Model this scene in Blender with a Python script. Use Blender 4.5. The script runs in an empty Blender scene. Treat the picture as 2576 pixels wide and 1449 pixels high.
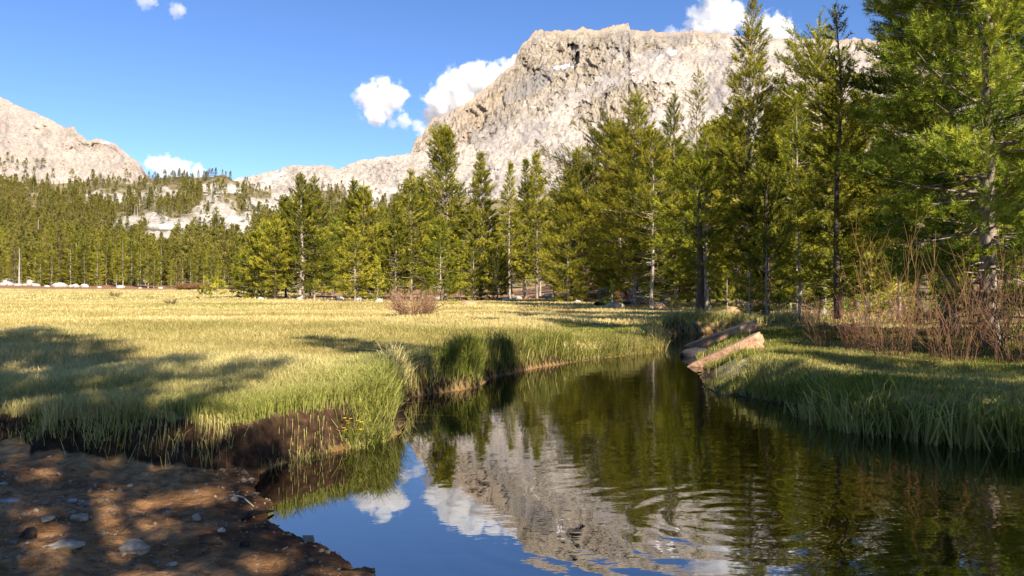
import bpy, math, random
import numpy as np
from mathutils import Vector

# ------------------------------------------------------------------ camera, sky, sun, exposure
sc = bpy.context.scene
CAMZ = 1.2
K = 2012.5            # photo units (2576 wide) per unit of tangent
HZ = 747.0            # horizon row in the photo (2576-wide units)
cam_d = bpy.data.cameras.new("camera"); cam = bpy.data.objects.new("camera", cam_d)
sc.collection.objects.link(cam); sc.camera = cam
cam_d.sensor_width = 36.0; cam_d.lens = 36.0 * 800 / 1024
cam_d.clip_start = 0.05; cam_d.clip_end = 30000
cam.location = (0, 0, CAMZ); cam.rotation_euler = (math.radians(90 + 0.645), 0, 0)

SUN_EL = math.radians(35); SUN_AZ = math.radians(32)      # azimuth: degrees to the right of straight behind the camera
SUNV = Vector((math.sin(SUN_AZ) * math.cos(SUN_EL), -math.cos(SUN_AZ) * math.cos(SUN_EL), math.sin(SUN_EL)))
world = bpy.data.worlds.new("World"); sc.world = world; world.use_nodes = True
wn = world.node_tree; bg = wn.nodes['Background']
sky = wn.nodes.new('ShaderNodeTexSky'); sky.sky_type = 'NISHITA'; sky.sun_disc = False
sky.sun_elevation = SUN_EL; sky.sun_rotation = math.atan2(SUNV.x, SUNV.y)
sky.altitude = 3000; sky.air_density = 1.0; sky.dust_density = 0.2; sky.ozone_density = 2.0
hsv = wn.nodes.new('ShaderNodeHueSaturation'); hsv.inputs['Hue'].default_value = 0.508; hsv.inputs['Saturation'].default_value = 1.17; hsv.inputs['Value'].default_value = 1.0
wn.links.new(sky.outputs[0], hsv.inputs['Color']); wn.links.new(hsv.outputs[0], bg.inputs['Color'])
bg.inputs['Strength'].default_value = 0.092
sun_d = bpy.data.lights.new("sun", 'SUN'); sun = bpy.data.objects.new("sun", sun_d); sc.collection.objects.link(sun)
sun_d.energy = 5.0; sun_d.angle = math.radians(0.5); sun_d.color = (1.0, 0.91, 0.76)
sun.rotation_euler = SUNV.to_track_quat('Z', 'Y').to_euler(); sun.location = (20, -30, 40)
sc.view_settings.view_transform = 'Standard'; sc.view_settings.look = 'None'
sc.view_settings.gamma = 1.0; sc.view_settings.exposure = 1.2
cy = sc.cycles
cy.max_bounces = 8; cy.diffuse_bounces = 2; cy.glossy_bounces = 3; cy.transmission_bounces = 4
cy.transparent_max_bounces = 8; cy.volume_bounces = 5; cy.use_denoising = True; cy.caustics_reflective = False

rng = np.random.default_rng(7); random.seed(7)
col = sc.collection

# ------------------------------------------------------------------ helpers
def AT(xd, yd, Y):                       # a photo point at depth Y
    return np.array([(xd - 1288) / K * Y, Y, CAMZ + (HZ - yd) / K * Y])
def ON(xd, yd, z=0.0):                   # a photo point on the level z
    Y = (CAMZ - z) * K / (yd - HZ)
    return ((xd - 1288) / K * Y, Y)
def tag(o, label=None, cat=None, group=None, kind=None):
    if label: o['label'] = label
    if cat: o['category'] = cat
    if group: o['group'] = group
    if kind: o['kind'] = kind
    return o
def mesh_np(name, verts, faces, mats, attrs=None, smooth=False, midx=None):
    me = bpy.data.meshes.new(name)
    verts = np.ascontiguousarray(verts, dtype=np.float32).reshape(-1, 3)
    faces = np.ascontiguousarray(faces, dtype=np.int32); n = faces.shape[1]; m = len(faces)
    me.vertices.add(len(verts)); me.vertices.foreach_set('co', verts.ravel())
    me.loops.add(m * n); me.loops.foreach_set('vertex_index', faces.ravel())
    me.polygons.add(m); me.polygons.foreach_set('loop_start', np.arange(0, m * n, n, dtype=np.int32))
    if smooth: me.polygons.foreach_set('use_smooth', np.ones(m, dtype=bool))
    else: me.polygons.foreach_set('use_smooth', np.zeros(m, dtype=bool))
    for mt in (mats if isinstance(mats, (list, tuple)) else [mats]): me.materials.append(mt)
    if midx is not None: me.polygons.foreach_set('material_index', np.asarray(midx, dtype=np.int32))
    for k, v in (attrs or {}).items():
        v = np.ascontiguousarray(v, dtype=np.float32)
        if v.ndim == 2: a = me.attributes.new(k, 'FLOAT_VECTOR', 'POINT'); a.data.foreach_set('vector', v.ravel())
        else: a = me.attributes.new(k, 'FLOAT', 'POINT'); a.data.foreach_set('value', v)
    me.update(calc_edges=True)
    return me
def obj(name, me, parent=None):
    o = bpy.data.objects.new(name, me); col.objects.link(o)
    if parent is not None: o.parent = parent
    return o
def empty(name, loc, rz=0.0):
    o = bpy.data.objects.new(name, None); col.objects.link(o); o.location = loc; o.rotation_euler = (0, 0, rz); o.empty_display_size = 0.2
    return o

def _h(i, j, k, seed):
    n = (i * 374761393 + j * 668265263 + k * 2147483647 + seed * 1274126177) & 0x7fffffff
    n = ((n ^ (n >> 13)) * 1274126177) & 0x7fffffff
    return ((n ^ (n >> 16)) & 0xffff) / 65535.0
def vnoise(x, y, z=0.0, seed=0):
    x, y, z = np.broadcast_arrays(np.asarray(x, float), np.asarray(y, float), np.asarray(z, float))
    xi, yi, zi = np.floor(x).astype(np.int64), np.floor(y).astype(np.int64), np.floor(z).astype(np.int64)
    fx, fy, fz = x - xi, y - yi, z - zi
    fx, fy, fz = [f * f * f * (f * (f * 6 - 15) + 10) for f in (fx, fy, fz)]
    r = 0
    for a in (0, 1):
        for b in (0, 1):
            for c in (0, 1):
                w = (fx if a else 1 - fx) * (fy if b else 1 - fy) * (fz if c else 1 - fz)
                r = r + w * _h(xi + a, yi + b, zi + c, seed)
    return r * 2 - 1
def fbm(x, y, z=0.0, oct=4, seed=0, gain=0.5):
    s = 0; a = 1.0
    for i in range(oct):
        f = 2.03 ** i
        s = s + a * vnoise(np.asarray(x) * f, np.asarray(y) * f, np.asarray(z) * f, seed + i * 17); a *= gain
    return s
def ridged(x, y, z=0.0, oct=4, seed=0):
    s = 0; a = 1.0
    for i in range(oct):
        f = 2.03 ** i
        s = s + a * (1 - 2 * np.abs(vnoise(np.asarray(x) * f, np.asarray(y) * f, np.asarray(z) * f, seed + i * 17))); a *= 0.5
    return s
def sstep(a, b, x):
    t = np.clip((x - a) / (b - a), 0, 1); return t * t * (3 - 2 * t)

# ------------------------------------------------------------------ materials
def newmat(name):
    m = bpy.data.materials.new(name); m.use_nodes = True; nt = m.node_tree; nt.nodes.clear()
    out = nt.nodes.new('ShaderNodeOutputMaterial'); return m, nt, out
def N(nt, t, **kw):
    n = nt.nodes.new(t)
    for k, v in kw.items():
        if k.startswith('_'): setattr(n, k[1:], v)
        else: n.inputs[k.replace('_', ' ')].default_value = v
    return n
def L(nt, a, b): nt.links.new(a, b)
def ramp(nt, fac, stops, interp='LINEAR'):
    r = nt.nodes.new('ShaderNodeValToRGB'); r.color_ramp.interpolation = interp
    while len(r.color_ramp.elements) < len(stops): r.color_ramp.elements.new(0.5)
    for e, (p, c) in zip(r.color_ramp.elements, stops):
        e.position = p; e.color = (*c, 1) if len(c) == 3 else c
    if fac is not None: L(nt, fac, r.inputs['Fac'])
    return r.outputs['Color']
def mixc(nt, fac, a, b, mode='MIX'):
    m = nt.nodes.new('ShaderNodeMix'); m.data_type = 'RGBA'; m.blend_type = mode
    if isinstance(fac, (int, float)): m.inputs[0].default_value = fac
    else: L(nt, fac, m.inputs[0])
    for s, v in ((m.inputs[6], a), (m.inputs[7], b)):
        if isinstance(v, tuple): s.default_value = (*v, 1) if len(v) == 3 else v
        else: L(nt, v, s)
    return m.outputs[2]
def math_(nt, op, a, b=None, clamp=False):
    m = nt.nodes.new('ShaderNodeMath'); m.operation = op; m.use_clamp = clamp
    for i, v in enumerate((a, b)):
        if v is None: continue
        if isinstance(v, (int, float)): m.inputs[i].default_value = v
        else: L(nt, v, m.inputs[i])
    return m.outputs[0]
def attr(nt, name):
    a = nt.nodes.new('ShaderNodeAttribute'); a.attribute_name = name; return a.outputs['Fac']
def noise(nt, scale, detail=4, vec=None, rough=0.55, stretch=None):
    tc = nt.nodes.new('ShaderNodeTexCoord'); v = tc.outputs['Object'] if vec is None else vec
    if stretch:
        mp = nt.nodes.new('ShaderNodeMapping'); mp.inputs['Scale'].default_value = stretch; L(nt, v, mp.inputs['Vector']); v = mp.outputs[0]
    n = nt.nodes.new('ShaderNodeTexNoise'); n.inputs['Scale'].default_value = scale; n.inputs['Detail'].default_value = detail
    n.inputs['Roughness'].default_value = rough; L(nt, v, n.inputs['Vector']); return n.outputs['Fac']
def surf(nt, out, color, rough=0.9, bump=None, bstr=0.5, bdist=0.05, spec=0.2):
    p = nt.nodes.new('ShaderNodeBsdfPrincipled'); p.inputs['Roughness'].default_value = rough if isinstance(rough, (int, float)) else 0.9
    if not isinstance(rough, (int, float)): L(nt, rough, p.inputs['Roughness'])
    p.inputs['Specular IOR Level'].default_value = spec
    if isinstance(color, tuple): p.inputs['Base Color'].default_value = (*color, 1)
    else: L(nt, color, p.inputs['Base Color'])
    if bump is not None:
        b = nt.nodes.new('ShaderNodeBump'); b.inputs['Strength'].default_value = bstr; b.inputs['Distance'].default_value = bdist
        L(nt, bump, b.inputs['Height']); L(nt, b.outputs[0], p.inputs['Normal'])
    L(nt, p.outputs[0], out.inputs['Surface']); return p
def leafy(nt, out, color, trans=0.35, tcol=None):
    d = nt.nodes.new('ShaderNodeBsdfDiffuse'); t = nt.nodes.new('ShaderNodeBsdfTranslucent'); mx = nt.nodes.new('ShaderNodeMixShader')
    mx.inputs[0].default_value = trans; L(nt, color, d.inputs['Color']); L(nt, tcol if tcol is not None else color, t.inputs['Color'])
    L(nt, d.outputs[0], mx.inputs[1]); L(nt, t.outputs[0], mx.inputs[2]); L(nt, mx.outputs[0], out.inputs['Surface'])

def mat_needles(name, dark, mid, light):
    m, nt, out = newmat(name)
    oi = nt.nodes.new('ShaderNodeObjectInfo')
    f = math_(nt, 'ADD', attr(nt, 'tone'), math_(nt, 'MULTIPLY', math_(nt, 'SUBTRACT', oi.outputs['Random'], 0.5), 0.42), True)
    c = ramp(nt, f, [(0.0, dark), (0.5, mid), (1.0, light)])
    leafy(nt, out, c, 0.14); return m
M = {}
M['needle'] = mat_needles('pine_needles', (0.050, 0.062, 0.010), (0.205, 0.196, 0.022), (0.44, 0.385, 0.045))
M['needle_near'] = mat_needles('pine_needles_green', (0.050, 0.085, 0.013), (0.25, 0.295, 0.036), (0.54, 0.55, 0.075))
M['needle_yellow'] = mat_needles('pine_needles_yellow', (0.10, 0.12, 0.014), (0.27, 0.27, 0.027), (0.50, 0.46, 0.055))
M['needle_far'] = mat_needles('pine_needles_far', (0.080, 0.080, 0.020), (0.20, 0.175, 0.036), (0.34, 0.27, 0.075))
def mat_bark(name, a, b, scale=6):
    m, nt, out = newmat(name)
    n = noise(nt, scale, 5, stretch=(1, 1, 0.25)); c = ramp(nt, n, [(0.3, a), (0.7, b)])
    surf(nt, out, c, 0.95, n, 0.8, 0.03); return m
M['bark'] = mat_bark('pine_bark', (0.10, 0.075, 0.055), (0.36, 0.29, 0.22))
M['bark_pale'] = mat_bark('pale_bark', (0.20, 0.16, 0.12), (0.50, 0.42, 0.33))
M['bark_near'] = mat_bark('knobbly_bark', (0.07, 0.05, 0.04), (0.42, 0.34, 0.26), 11)
M['bark_red'] = mat_bark('red_bark', (0.16, 0.055, 0.025), (0.42, 0.17, 0.08))
M['bark_dark'] = mat_bark('dark_bark', (0.04, 0.03, 0.025), (0.12, 0.09, 0.07))
M['deadwood'] = mat_bark('dead_wood', (0.22, 0.19, 0.16), (0.50, 0.45, 0.39))
M['black_wood'] = mat_bark('wet_black_wood', (0.008, 0.007, 0.006), (0.03, 0.025, 0.02), 20)

m, nt, out = newmat('meadow_grass')
tone = attr(nt, 'tone'); rnd = attr(nt, 'rnd')
straw = ramp(nt, rnd, [(0.0, (0.36, 0.265, 0.090)), (0.5, (0.56, 0.445, 0.18)), (1.0, (0.76, 0.64, 0.33))])
green = ramp(nt, rnd, [(0.0, (0.080, 0.098, 0.014)), (0.5, (0.175, 0.200, 0.030)), (1.0, (0.36, 0.37, 0.075))])
leafy(nt, out, mixc(nt, tone, straw, green), 0.35); M['grass'] = m

def mat_rock(name, a, b, c, scale=3.0, bd=0.05):
    m, nt, out = newmat(name)
    n = noise(nt, scale, 6); n2 = noise(nt, scale * 6, 3); 
    cc = ramp(nt, n, [(0.25, a), (0.5, b), (0.8, c)])
    cc = mixc(nt, 0.5, cc, ramp(nt, n2, [(0.35, (0.35, 0.33, 0.31)), (0.6, (1, 1, 1))]), 'MULTIPLY')
    surf(nt, out, cc, 0.9, math_(nt, 'ADD', n, math_(nt, 'MULTIPLY', n2, 0.3)), 0.7, bd); return m
M['granite'] = mat_rock('white_granite', (0.30, 0.27, 0.235), (0.45, 0.415, 0.37), (0.58, 0.54, 0.49), 2.0)
M['outcrop'] = mat_rock('outcrop_granite', (0.24, 0.22, 0.195), (0.44, 0.405, 0.36), (0.60, 0.56, 0.50), 0.12, 1.5)
M['granite_pink'] = mat_rock('pink_granite', (0.34, 0.185, 0.105), (0.50, 0.295, 0.175), (0.62, 0.40, 0.26), 4.0)
M['granite_red'] = mat_rock('red_granite', (0.26, 0.15, 0.10), (0.38, 0.23, 0.16), (0.46, 0.30, 0.22), 3.0)
M['granite_dark'] = mat_rock('wet_dark_rock', (0.02, 0.018, 0.02), (0.05, 0.045, 0.045), (0.09, 0.08, 0.08), 6.0)
M['stone_tan'] = mat_rock('tan_stone', (0.30, 0.23, 0.16), (0.42, 0.34, 0.25), (0.52, 0.44, 0.34), 8.0, 0.01)
M['gravel'] = mat_rock('shore_gravel', (0.14, 0.10, 0.07), (0.26, 0.20, 0.145), (0.42, 0.35, 0.27), 30.0, 0.004)
M['stone_grey'] = mat_rock('grey_stone', (0.28, 0.25, 0.22), (0.42, 0.39, 0.35), (0.60, 0.56, 0.50), 12.0, 0.01)
M['dirt_clod'] = mat_rock('dark_clod', (0.03, 0.02, 0.014), (0.06, 0.042, 0.03), (0.10, 0.07, 0.05), 10.0, 0.01)
def mat_twig(name, lo, hi):
    m, nt, out = newmat(name); c = ramp(nt, attr(nt, 'tone'), [(0.0, lo), (1.0, hi)])
    d = nt.nodes.new('ShaderNodeBsdfDiffuse'); L(nt, c, d.inputs['Color']); L(nt, d.outputs[0], out.inputs['Surface']); return m
M['twig_red'] = mat_twig('willow_twigs', (0.042, 0.020, 0.015), (0.17, 0.082, 0.055))
M['twig_tan'] = mat_twig('willow_twigs_tan', (0.050, 0.028, 0.018), (0.20, 0.115, 0.066))
M['twig_bush'] = mat_twig('willow_twigs_bush', (0.10, 0.052, 0.034), (0.34, 0.20, 0.125))
M['twig_orange'] = mat_twig('willow_twigs_orange', (0.10, 0.052, 0.028), (0.25, 0.14, 0.065))
m, nt, out = newmat('yellow_petal'); surf(nt, out, (0.75, 0.50, 0.015), 0.7); M['petal'] = m

# ------------------------------------------------------------------ stream outline and ground shape
shore_px = [(955, 1449), (905, 1428), (830, 1388), (765, 1362), (715, 1340), (680, 1305), (672, 1280), (690, 1262), (655, 1245), (640, 1222), (655, 1190), (700, 1168), (765, 1150),
            (820, 1140), (880, 1124), (940, 1106), (1000, 1092), (1022, 1060), (1012, 1020), (1030, 1000), (1100, 990), (1200, 975), (1230, 952), (1350, 925), (1500, 903),
            (1600, 893), (1655, 885), (1668, 868), (1662, 850), (1680, 843), (1720, 841), (1830, 838), (2100, 834), (2700, 830)]
left_shore = [(-0.62, 2.2), (-0.63, 2.9)] + [ON(*p) for p in shore_px]
right_px = [(2700, 836), (2000, 844), (1850, 858), (1790, 872), (1770, 890), (1745, 905), (1770, 925), (1762, 950), (1770, 975), (1800, 990), (1880, 1000), (1950, 1012), (2050, 1045), (2130, 1072), (2200, 1090), (2330, 1105),
            (2450, 1118), (2576, 1140), (2750, 1180)]
right_shore = [ON(*p) for p in right_px] + [(3.6, 2.6), (3.8, 0.5), (2.5, -1.2), (0.6, -0.5), (-0.3, 1.0)]
STREAM = np.array(left_shore + right_shore)
def sdist(x, y):                        # distance to the stream outline, negative in the water
    x = np.asarray(x, float); y = np.asarray(y, float); sh = x.shape; x = x.ravel(); y = y.ravel()
    out_ = np.empty(len(x)); A = STREAM; B = np.roll(STREAM, -1, 0)
    for c in range(0, len(x), 50000):
        px = x[c:c + 50000, None]; py = y[c:c + 50000, None]
        d = B - A; t = ((px - A[:, 0]) * d[:, 0] + (py - A[:, 1]) * d[:, 1]) / (d ** 2).sum(1)
        t = np.clip(t, 0, 1); dx = px - A[:, 0] - t * d[:, 0]; dy = py - A[:, 1] - t * d[:, 1]
        dist = np.sqrt((dx ** 2 + dy ** 2).min(1))
        cr = (A[:, 1] > py) != (B[:, 1] > py)
        xin = A[:, 0] + (py - A[:, 1]) * d[:, 0] / np.where(d[:, 1] == 0, 1e-9, d[:, 1])
        ins = ((cr & (px < xin)).sum(1) % 2) == 1
        out_[c:c + 50000] = np.where(ins, -dist, dist)
    return (out_ + .035 * fbm(x * 3.1, y * 3.1, oct=3, seed=601) * np.clip(1 - np.hypot(x, y) / 25, 0, 1)).reshape(sh)
def bank_line(x):
    yb = np.interp(x, [-30, -8, -5, -3.6, -2.8, -2.2, -1.75, -1.5, -1.3, -1.1, 0.5], [7.5, 6.4, 5.9, 5.65, 5.55, 5.35, 5.5, 5.9, 6.35, 6.7, 8.5])
    return yb + 0.13 * fbm(np.asarray(x) * 2.0, 0.3, oct=4, seed=5, gain=.6)
def meadow_z(x, y):
    r = np.hypot(x, y)
    z = np.interp(r, [0, 30, 50, 80, 110, 180, 250, 320, 600, 7000], [0.40, 0.38, 0.45, 0.70, 1.05, 2.1, 3.5, 6, 8, 8])
    az = np.arctan2(x, np.maximum(y, 1e-3))
    right = sstep(0.0, 0.12, az) * (y > 0)
    z = z + right * np.clip(r - 90, 0, 250) * 0.035
    z = z + 0.05 * fbm(x * 0.35, y * 0.35, oct=3, seed=3) + 0.25 * sstep(60, 200, r) * fbm(x * 0.03, y * 0.03, oct=3, seed=9)
    return z
def zones(x, y):
    sd = sdist(x, y)
    yb = bank_line(x)
    side = sstep(0.3, 0.0, x - 0.15)                       # the bare shore lies left of the stream
    beach = side * sstep(0.16, -0.16, y - yb)
    beach = np.where(y < 0, 1.0, beach)
    return sd, beach
def ground_z(x, y, sd=None, beach=None):
    if sd is None: sd, beach = zones(x, y)
    m = meadow_z(x, y)
    right = sstep(0.6, 1.6, x - 0.0) * (y < 23)
    w = 0.16 + right * 0.55
    lump = 0.05 * fbm(x * 1.7, y * 1.7, oct=3, seed=21)
    bank = (m - 0.08 * right + lump * 0.7) * sstep(-0.02, 1, sd / w)
    bz = 0.015 + 0.085 * np.clip(sd, 0, 2.2) + 0.035 * fbm(x * 2.0, y * 2.0, oct=4, seed=31) * sstep(0.0, 0.5, sd) + 0.012 * fbm(x * 9, y * 9, oct=3, seed=33) * sstep(0.0, 0.2, sd)
    z = bank * (1 - beach) + bz * beach + 4 * beach * (1 - beach) * 0.05 * fbm(x * 7, y * 7, oct=3, seed=37)
    bed = -0.03 - 0.55 * sstep(0.0, 1.6, -sd) - 0.25 * np.clip(-sd - 0.0, 0, 0.15) + 0.05 * fbm(x * 1.5, y * 1.5, oct=3, seed=41)
    bed = np.where(sd < -0.12, np.minimum(bed, -0.04), np.minimum(bed, 0.0) * sstep(0, -0.12, sd))
    return np.where(sd > 0, z, bed)

az_f = np.radians(np.concatenate([np.linspace(-180, -44, 70, endpoint=False), np.linspace(-44, 44, 640, endpoint=False), np.linspace(44, 180, 70, endpoint=False)]))
rr = np.concatenate([np.geomspace(0.5, 3, 12, endpoint=False), np.geomspace(3, 32, 300, endpoint=False), np.geomspace(32, 320, 90, endpoint=False), np.geomspace(320, 7000, 24)])
AZ, RR = np.meshgrid(az_f, rr, indexing='xy')
gx = (np.sin(AZ) * RR).ravel(); gy = (np.cos(AZ) * RR).ravel()
sd, beach = zones(gx, gy); gz = ground_z(gx, gy, sd, beach)
na, nr = len(az_f), len(rr)
ii, jj = np.meshgrid(np.arange(nr - 1), np.arange(na), indexing='ij')
q = np.stack([ii * na + jj, ii * na + (jj + 1) % na, (ii + 1) * na + (jj + 1) % na, (ii + 1) * na + jj], -1).reshape(-1, 4)[:, ::-1]
gr_ = np.hypot(gx, gy); gaz = np.arctan2(gx, gy)
forest = sstep(70, 100, gr_ + 12 * fbm(gx * .05, gy * .05, seed=61)) * sstep(-0.30, -0.22, gaz) * (gr_ < 240)
forest = np.maximum(forest, sstep(27, 33, gr_ + 3 * fbm(gx * .2, gy * .2, seed=62)) * sstep(0.22, 0.30, gaz))
forest = np.maximum(forest, sstep(243, 256, gr_))
m, nt, out = newmat('ground')
b_ = attr(nt, 'beach'); w_ = attr(nt, 'wet'); f_ = attr(nt, 'forest'); u_ = attr(nt, 'under'); g_ = attr(nt, 'face')
n1 = noise(nt, 1.2, 6); n2 = noise(nt, 14, 5); n3 = noise(nt, 60, 3); n4 = noise(nt, 0.12, 4)
dirt = ramp(nt, n1, [(0.30, (0.13, 0.060, 0.026)), (0.5, (0.34, 0.180, 0.074)), (0.72, (0.56, 0.350, 0.165))])
dirt = mixc(nt, 0.75, dirt, ramp(nt, n2, [(0.35, (0.30, 0.25, 0.22)), (0.52, (0.85, 0.8, 0.75)), (0.7, (1.25, 1.2, 1.15))]), 'MULTIPLY')
dirt = mixc(nt, math_(nt, 'MULTIPLY', ramp(nt, n3, [(0.62, (0, 0, 0)), (0.68, (1, 1, 1))]), 0.5), dirt, (0.42, 0.36, 0.29))
dirt = mixc(nt, w_, dirt, mixc(nt, 1.0, dirt, (0.32, 0.30, 0.30), 'MULTIPLY'))
turf = ramp(nt, n1, [(0.3, (0.28, 0.205, 0.080)), (0.55, (0.44, 0.34, 0.145)), (0.75, (0.56, 0.45, 0.21))])
turf = mixc(nt, math_(nt, 'MULTIPLY', ramp(nt, n4, [(0.5, (0, 0, 0)), (0.7, (1, 1, 1))]), 0.4), turf, (0.16, 0.17, 0.05))
duff = ramp(nt, n2, [(0.3, (0.12, 0.060, 0.035)), (0.55, (0.27, 0.145, 0.085)), (0.75, (0.40, 0.27, 0.17))])
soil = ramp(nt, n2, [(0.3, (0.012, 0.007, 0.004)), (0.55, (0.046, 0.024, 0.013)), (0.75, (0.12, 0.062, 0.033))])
bedc = ramp(nt, n1, [(0.3, (0.06, 0.030, 0.010)), (0.6, (0.20, 0.10, 0.030)), (0.8, (0.33, 0.18, 0.06))])
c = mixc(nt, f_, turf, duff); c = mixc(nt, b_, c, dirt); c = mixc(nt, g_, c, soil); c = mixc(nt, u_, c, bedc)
surf(nt, out, c, 0.95, math_(nt, 'ADD', n2, math_(nt, 'MULTIPLY', n3, 0.4)), 0.9, 0.03, 0.15); M['ground'] = m
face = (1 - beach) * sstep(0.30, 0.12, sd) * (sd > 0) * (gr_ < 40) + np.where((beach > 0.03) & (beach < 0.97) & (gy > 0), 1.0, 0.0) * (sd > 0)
wet = sstep(0.55, 0.0, sd + 0.12 * fbm(gx * 2, gy * 2, seed=71))
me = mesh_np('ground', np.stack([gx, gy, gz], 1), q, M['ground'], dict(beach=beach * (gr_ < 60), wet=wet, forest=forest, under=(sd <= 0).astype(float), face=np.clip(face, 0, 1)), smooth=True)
tag(obj('ground', me), kind='structure')

# ------------------------------------------------------------------ water
m, nt, out = newmat('stream_water')
tc = nt.nodes.new('ShaderNodeTexCoord'); sp = nt.nodes.new('ShaderNodeSeparateXYZ'); L(nt, tc.outputs['Object'], sp.inputs[0])
X_, Y_ = sp.outputs['X'], sp.outputs['Y']
def ringwave(cx, cy, wl, reach):
    dx = math_(nt, 'SUBTRACT', X_, cx); dy = math_(nt, 'SUBTRACT', Y_, cy)
    d = math_(nt, 'SQRT', math_(nt, 'ADD', math_(nt, 'MULTIPLY', dx, dx), math_(nt, 'MULTIPLY', dy, dy)))
    d2 = math_(nt, 'ADD', d, math_(nt, 'MULTIPLY', noise(nt, 1.1, 3), 0.55))
    s = math_(nt, 'SINE', math_(nt, 'MULTIPLY', d2, 2 * math.pi / wl))
    fall = math_(nt, 'SUBTRACT', 1.0, math_(nt, 'DIVIDE', d, reach), True)
    return math_(nt, 'MULTIPLY', s, math_(nt, 'MULTIPLY', fall, fall))
rings = math_(nt, 'MULTIPLY', ringwave(1.25, 4.4, 0.21, 3.2), 0.0007)
small = math_(nt, 'MULTIPLY', noise(nt, 5.5, 3, stretch=(0.55, 1.3, 1)), 0.0024)
big = math_(nt, 'MULTIPLY', noise(nt, 1.7, 2), 0.006)
mk = nt.nodes.new('ShaderNodeMapRange'); mk.inputs['From Min'].default_value = -0.8; mk.inputs['From Max'].default_value = 1.6; mk.inputs['To Min'].default_value = 0.06; mk.inputs['To Max'].default_value = 0.7
L(nt, X_, mk.inputs['Value'])
h = math_(nt, 'ADD', rings, math_(nt, 'MULTIPLY', math_(nt, 'ADD', small, big), mk.outputs[0]))
bp = nt.nodes.new('ShaderNodeBump'); bp.inputs['Strength'].default_value = 1.0; bp.inputs['Distance'].default_value = 1.0; L(nt, h, bp.inputs['Height'])
fr = nt.nodes.new('ShaderNodeFresnel'); fr.inputs['IOR'].default_value = 4.0; L(nt, bp.outputs[0], fr.inputs['Normal'])
gl = nt.nodes.new('ShaderNodeBsdfGlossy'); gl.inputs['Roughness'].default_value = 0.0; gl.inputs['Color'].default_value = (0.95, 0.95, 0.95, 1); L(nt, bp.outputs[0], gl.inputs['Normal'])
tr = nt.nodes.new('ShaderNodeBsdfTransparent'); tr.inputs['Color'].default_value = (0.36, 0.22, 0.10, 1)
mx = nt.nodes.new('ShaderNodeMixShader'); L(nt, math_(nt, 'MULTIPLY', fr.outputs[0], 1.05, True), mx.inputs[0]); L(nt, tr.outputs[0], mx.inputs[1]); L(nt, gl.outputs[0], mx.inputs[2]); L(nt, mx.outputs[0], out.inputs['Surface'])
M['water'] = m
wx, wy = np.meshgrid(np.linspace(-4, 45, 60), np.linspace(-2, 40, 50)); nwx = 60
ii, jj = np.meshgrid(np.arange(49), np.arange(59), indexing='ij')
q = np.stack([ii * nwx + jj, ii * nwx + jj + 1, (ii + 1) * nwx + jj + 1, (ii + 1) * nwx + jj], -1).reshape(-1, 4)
tag(obj('stream_water', mesh_np('stream_water', np.stack([wx.ravel(), wy.ravel(), 0 * wx.ravel()], 1), q, M['water'], smooth=True)), kind='structure')

# ------------------------------------------------------------------ mountains and hill
def sector(xd0, xd1, nA, ts):
    xd = np.linspace(xd0, xd1, nA); XD, T = np.meshgrid(xd, ts, indexing='xy'); return XD, T
def grid_faces(nrow, ncol):
    ii, jj = np.meshgrid(np.arange(nrow - 1), np.arange(ncol - 1), indexing='ij')
    return np.stack([ii * ncol + jj, ii * ncol + jj + 1, (ii + 1) * ncol + jj + 1, (ii + 1) * ncol + jj], -1).reshape(-1, 4)
def blob(XD, YD, cx, cy, rx, ry, ang=0.0, seed=0, rag=0.35):
    dx = XD - cx; dy = YD - cy; c, s = math.cos(ang), math.sin(ang)
    u = (dx * c + dy * s) / rx; v = (-dx * s + dy * c) / ry
    return sstep(1.05, 0.8, np.hypot(u, v) + rag * fbm(XD * 0.08, YD * 0.08, oct=3, seed=seed))

m, nt, out = newmat('mountain_granite')
s_ = attr(nt, 'scree'); d_ = attr(nt, 'dark'); sn = attr(nt, 'snow'); wm = attr(nt, 'warm')
n1 = noise(nt, 0.006, 6, rough=0.65); n2 = noise(nt, 0.045, 6, rough=0.75, stretch=(1, 1, .55)); n3 = noise(nt, 0.16, 3, rough=.7); n4 = noise(nt, 0.018, 5, rough=.7, stretch=(.6, .6, 1.6))
cliff = ramp(nt, n2, [(0.30, (0.17, 0.135, 0.095)), (0.42, (0.34, 0.28, 0.205)), (0.55, (0.45, 0.38, 0.29)), (0.7, (0.55, 0.48, 0.39))])
scree = ramp(nt, n4, [(0.3, (0.46, 0.39, 0.325)), (0.5, (0.57, 0.50, 0.42)), (0.7, (0.66, 0.595, 0.515))])
c = mixc(nt, s_, cliff, scree)
c = mixc(nt, 0.8, c, ramp(nt, n1, [(0.32, (0.66, 0.65, 0.66)), (0.48, (0.92, 0.90, 0.86)), (0.65, (1.1, 1.06, 1.0))]), 'MULTIPLY')
c = mixc(nt, 0.75, c, ramp(nt, n3, [(0.36, (0.36, 0.33, 0.30)), (0.45, (0.92, 0.91, 0.90)), (0.6, (1.0, 1, 1)), (0.7, (1.2, 1.18, 1.15))]), 'MULTIPLY')
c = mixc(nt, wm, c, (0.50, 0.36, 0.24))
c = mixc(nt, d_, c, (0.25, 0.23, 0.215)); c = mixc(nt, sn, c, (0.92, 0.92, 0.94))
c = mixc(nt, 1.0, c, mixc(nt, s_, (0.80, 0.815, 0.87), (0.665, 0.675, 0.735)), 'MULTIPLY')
c = mixc(nt, sn, c, (0.85, 0.86, 0.9))
bh = math_(nt, 'MULTIPLY', math_(nt, 'ADD', n2, math_(nt, 'MULTIPLY', n3, 0.4)), math_(nt, 'SUBTRACT', 1.0, math_(nt, 'MULTIPLY', s_, 0.55)))
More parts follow.
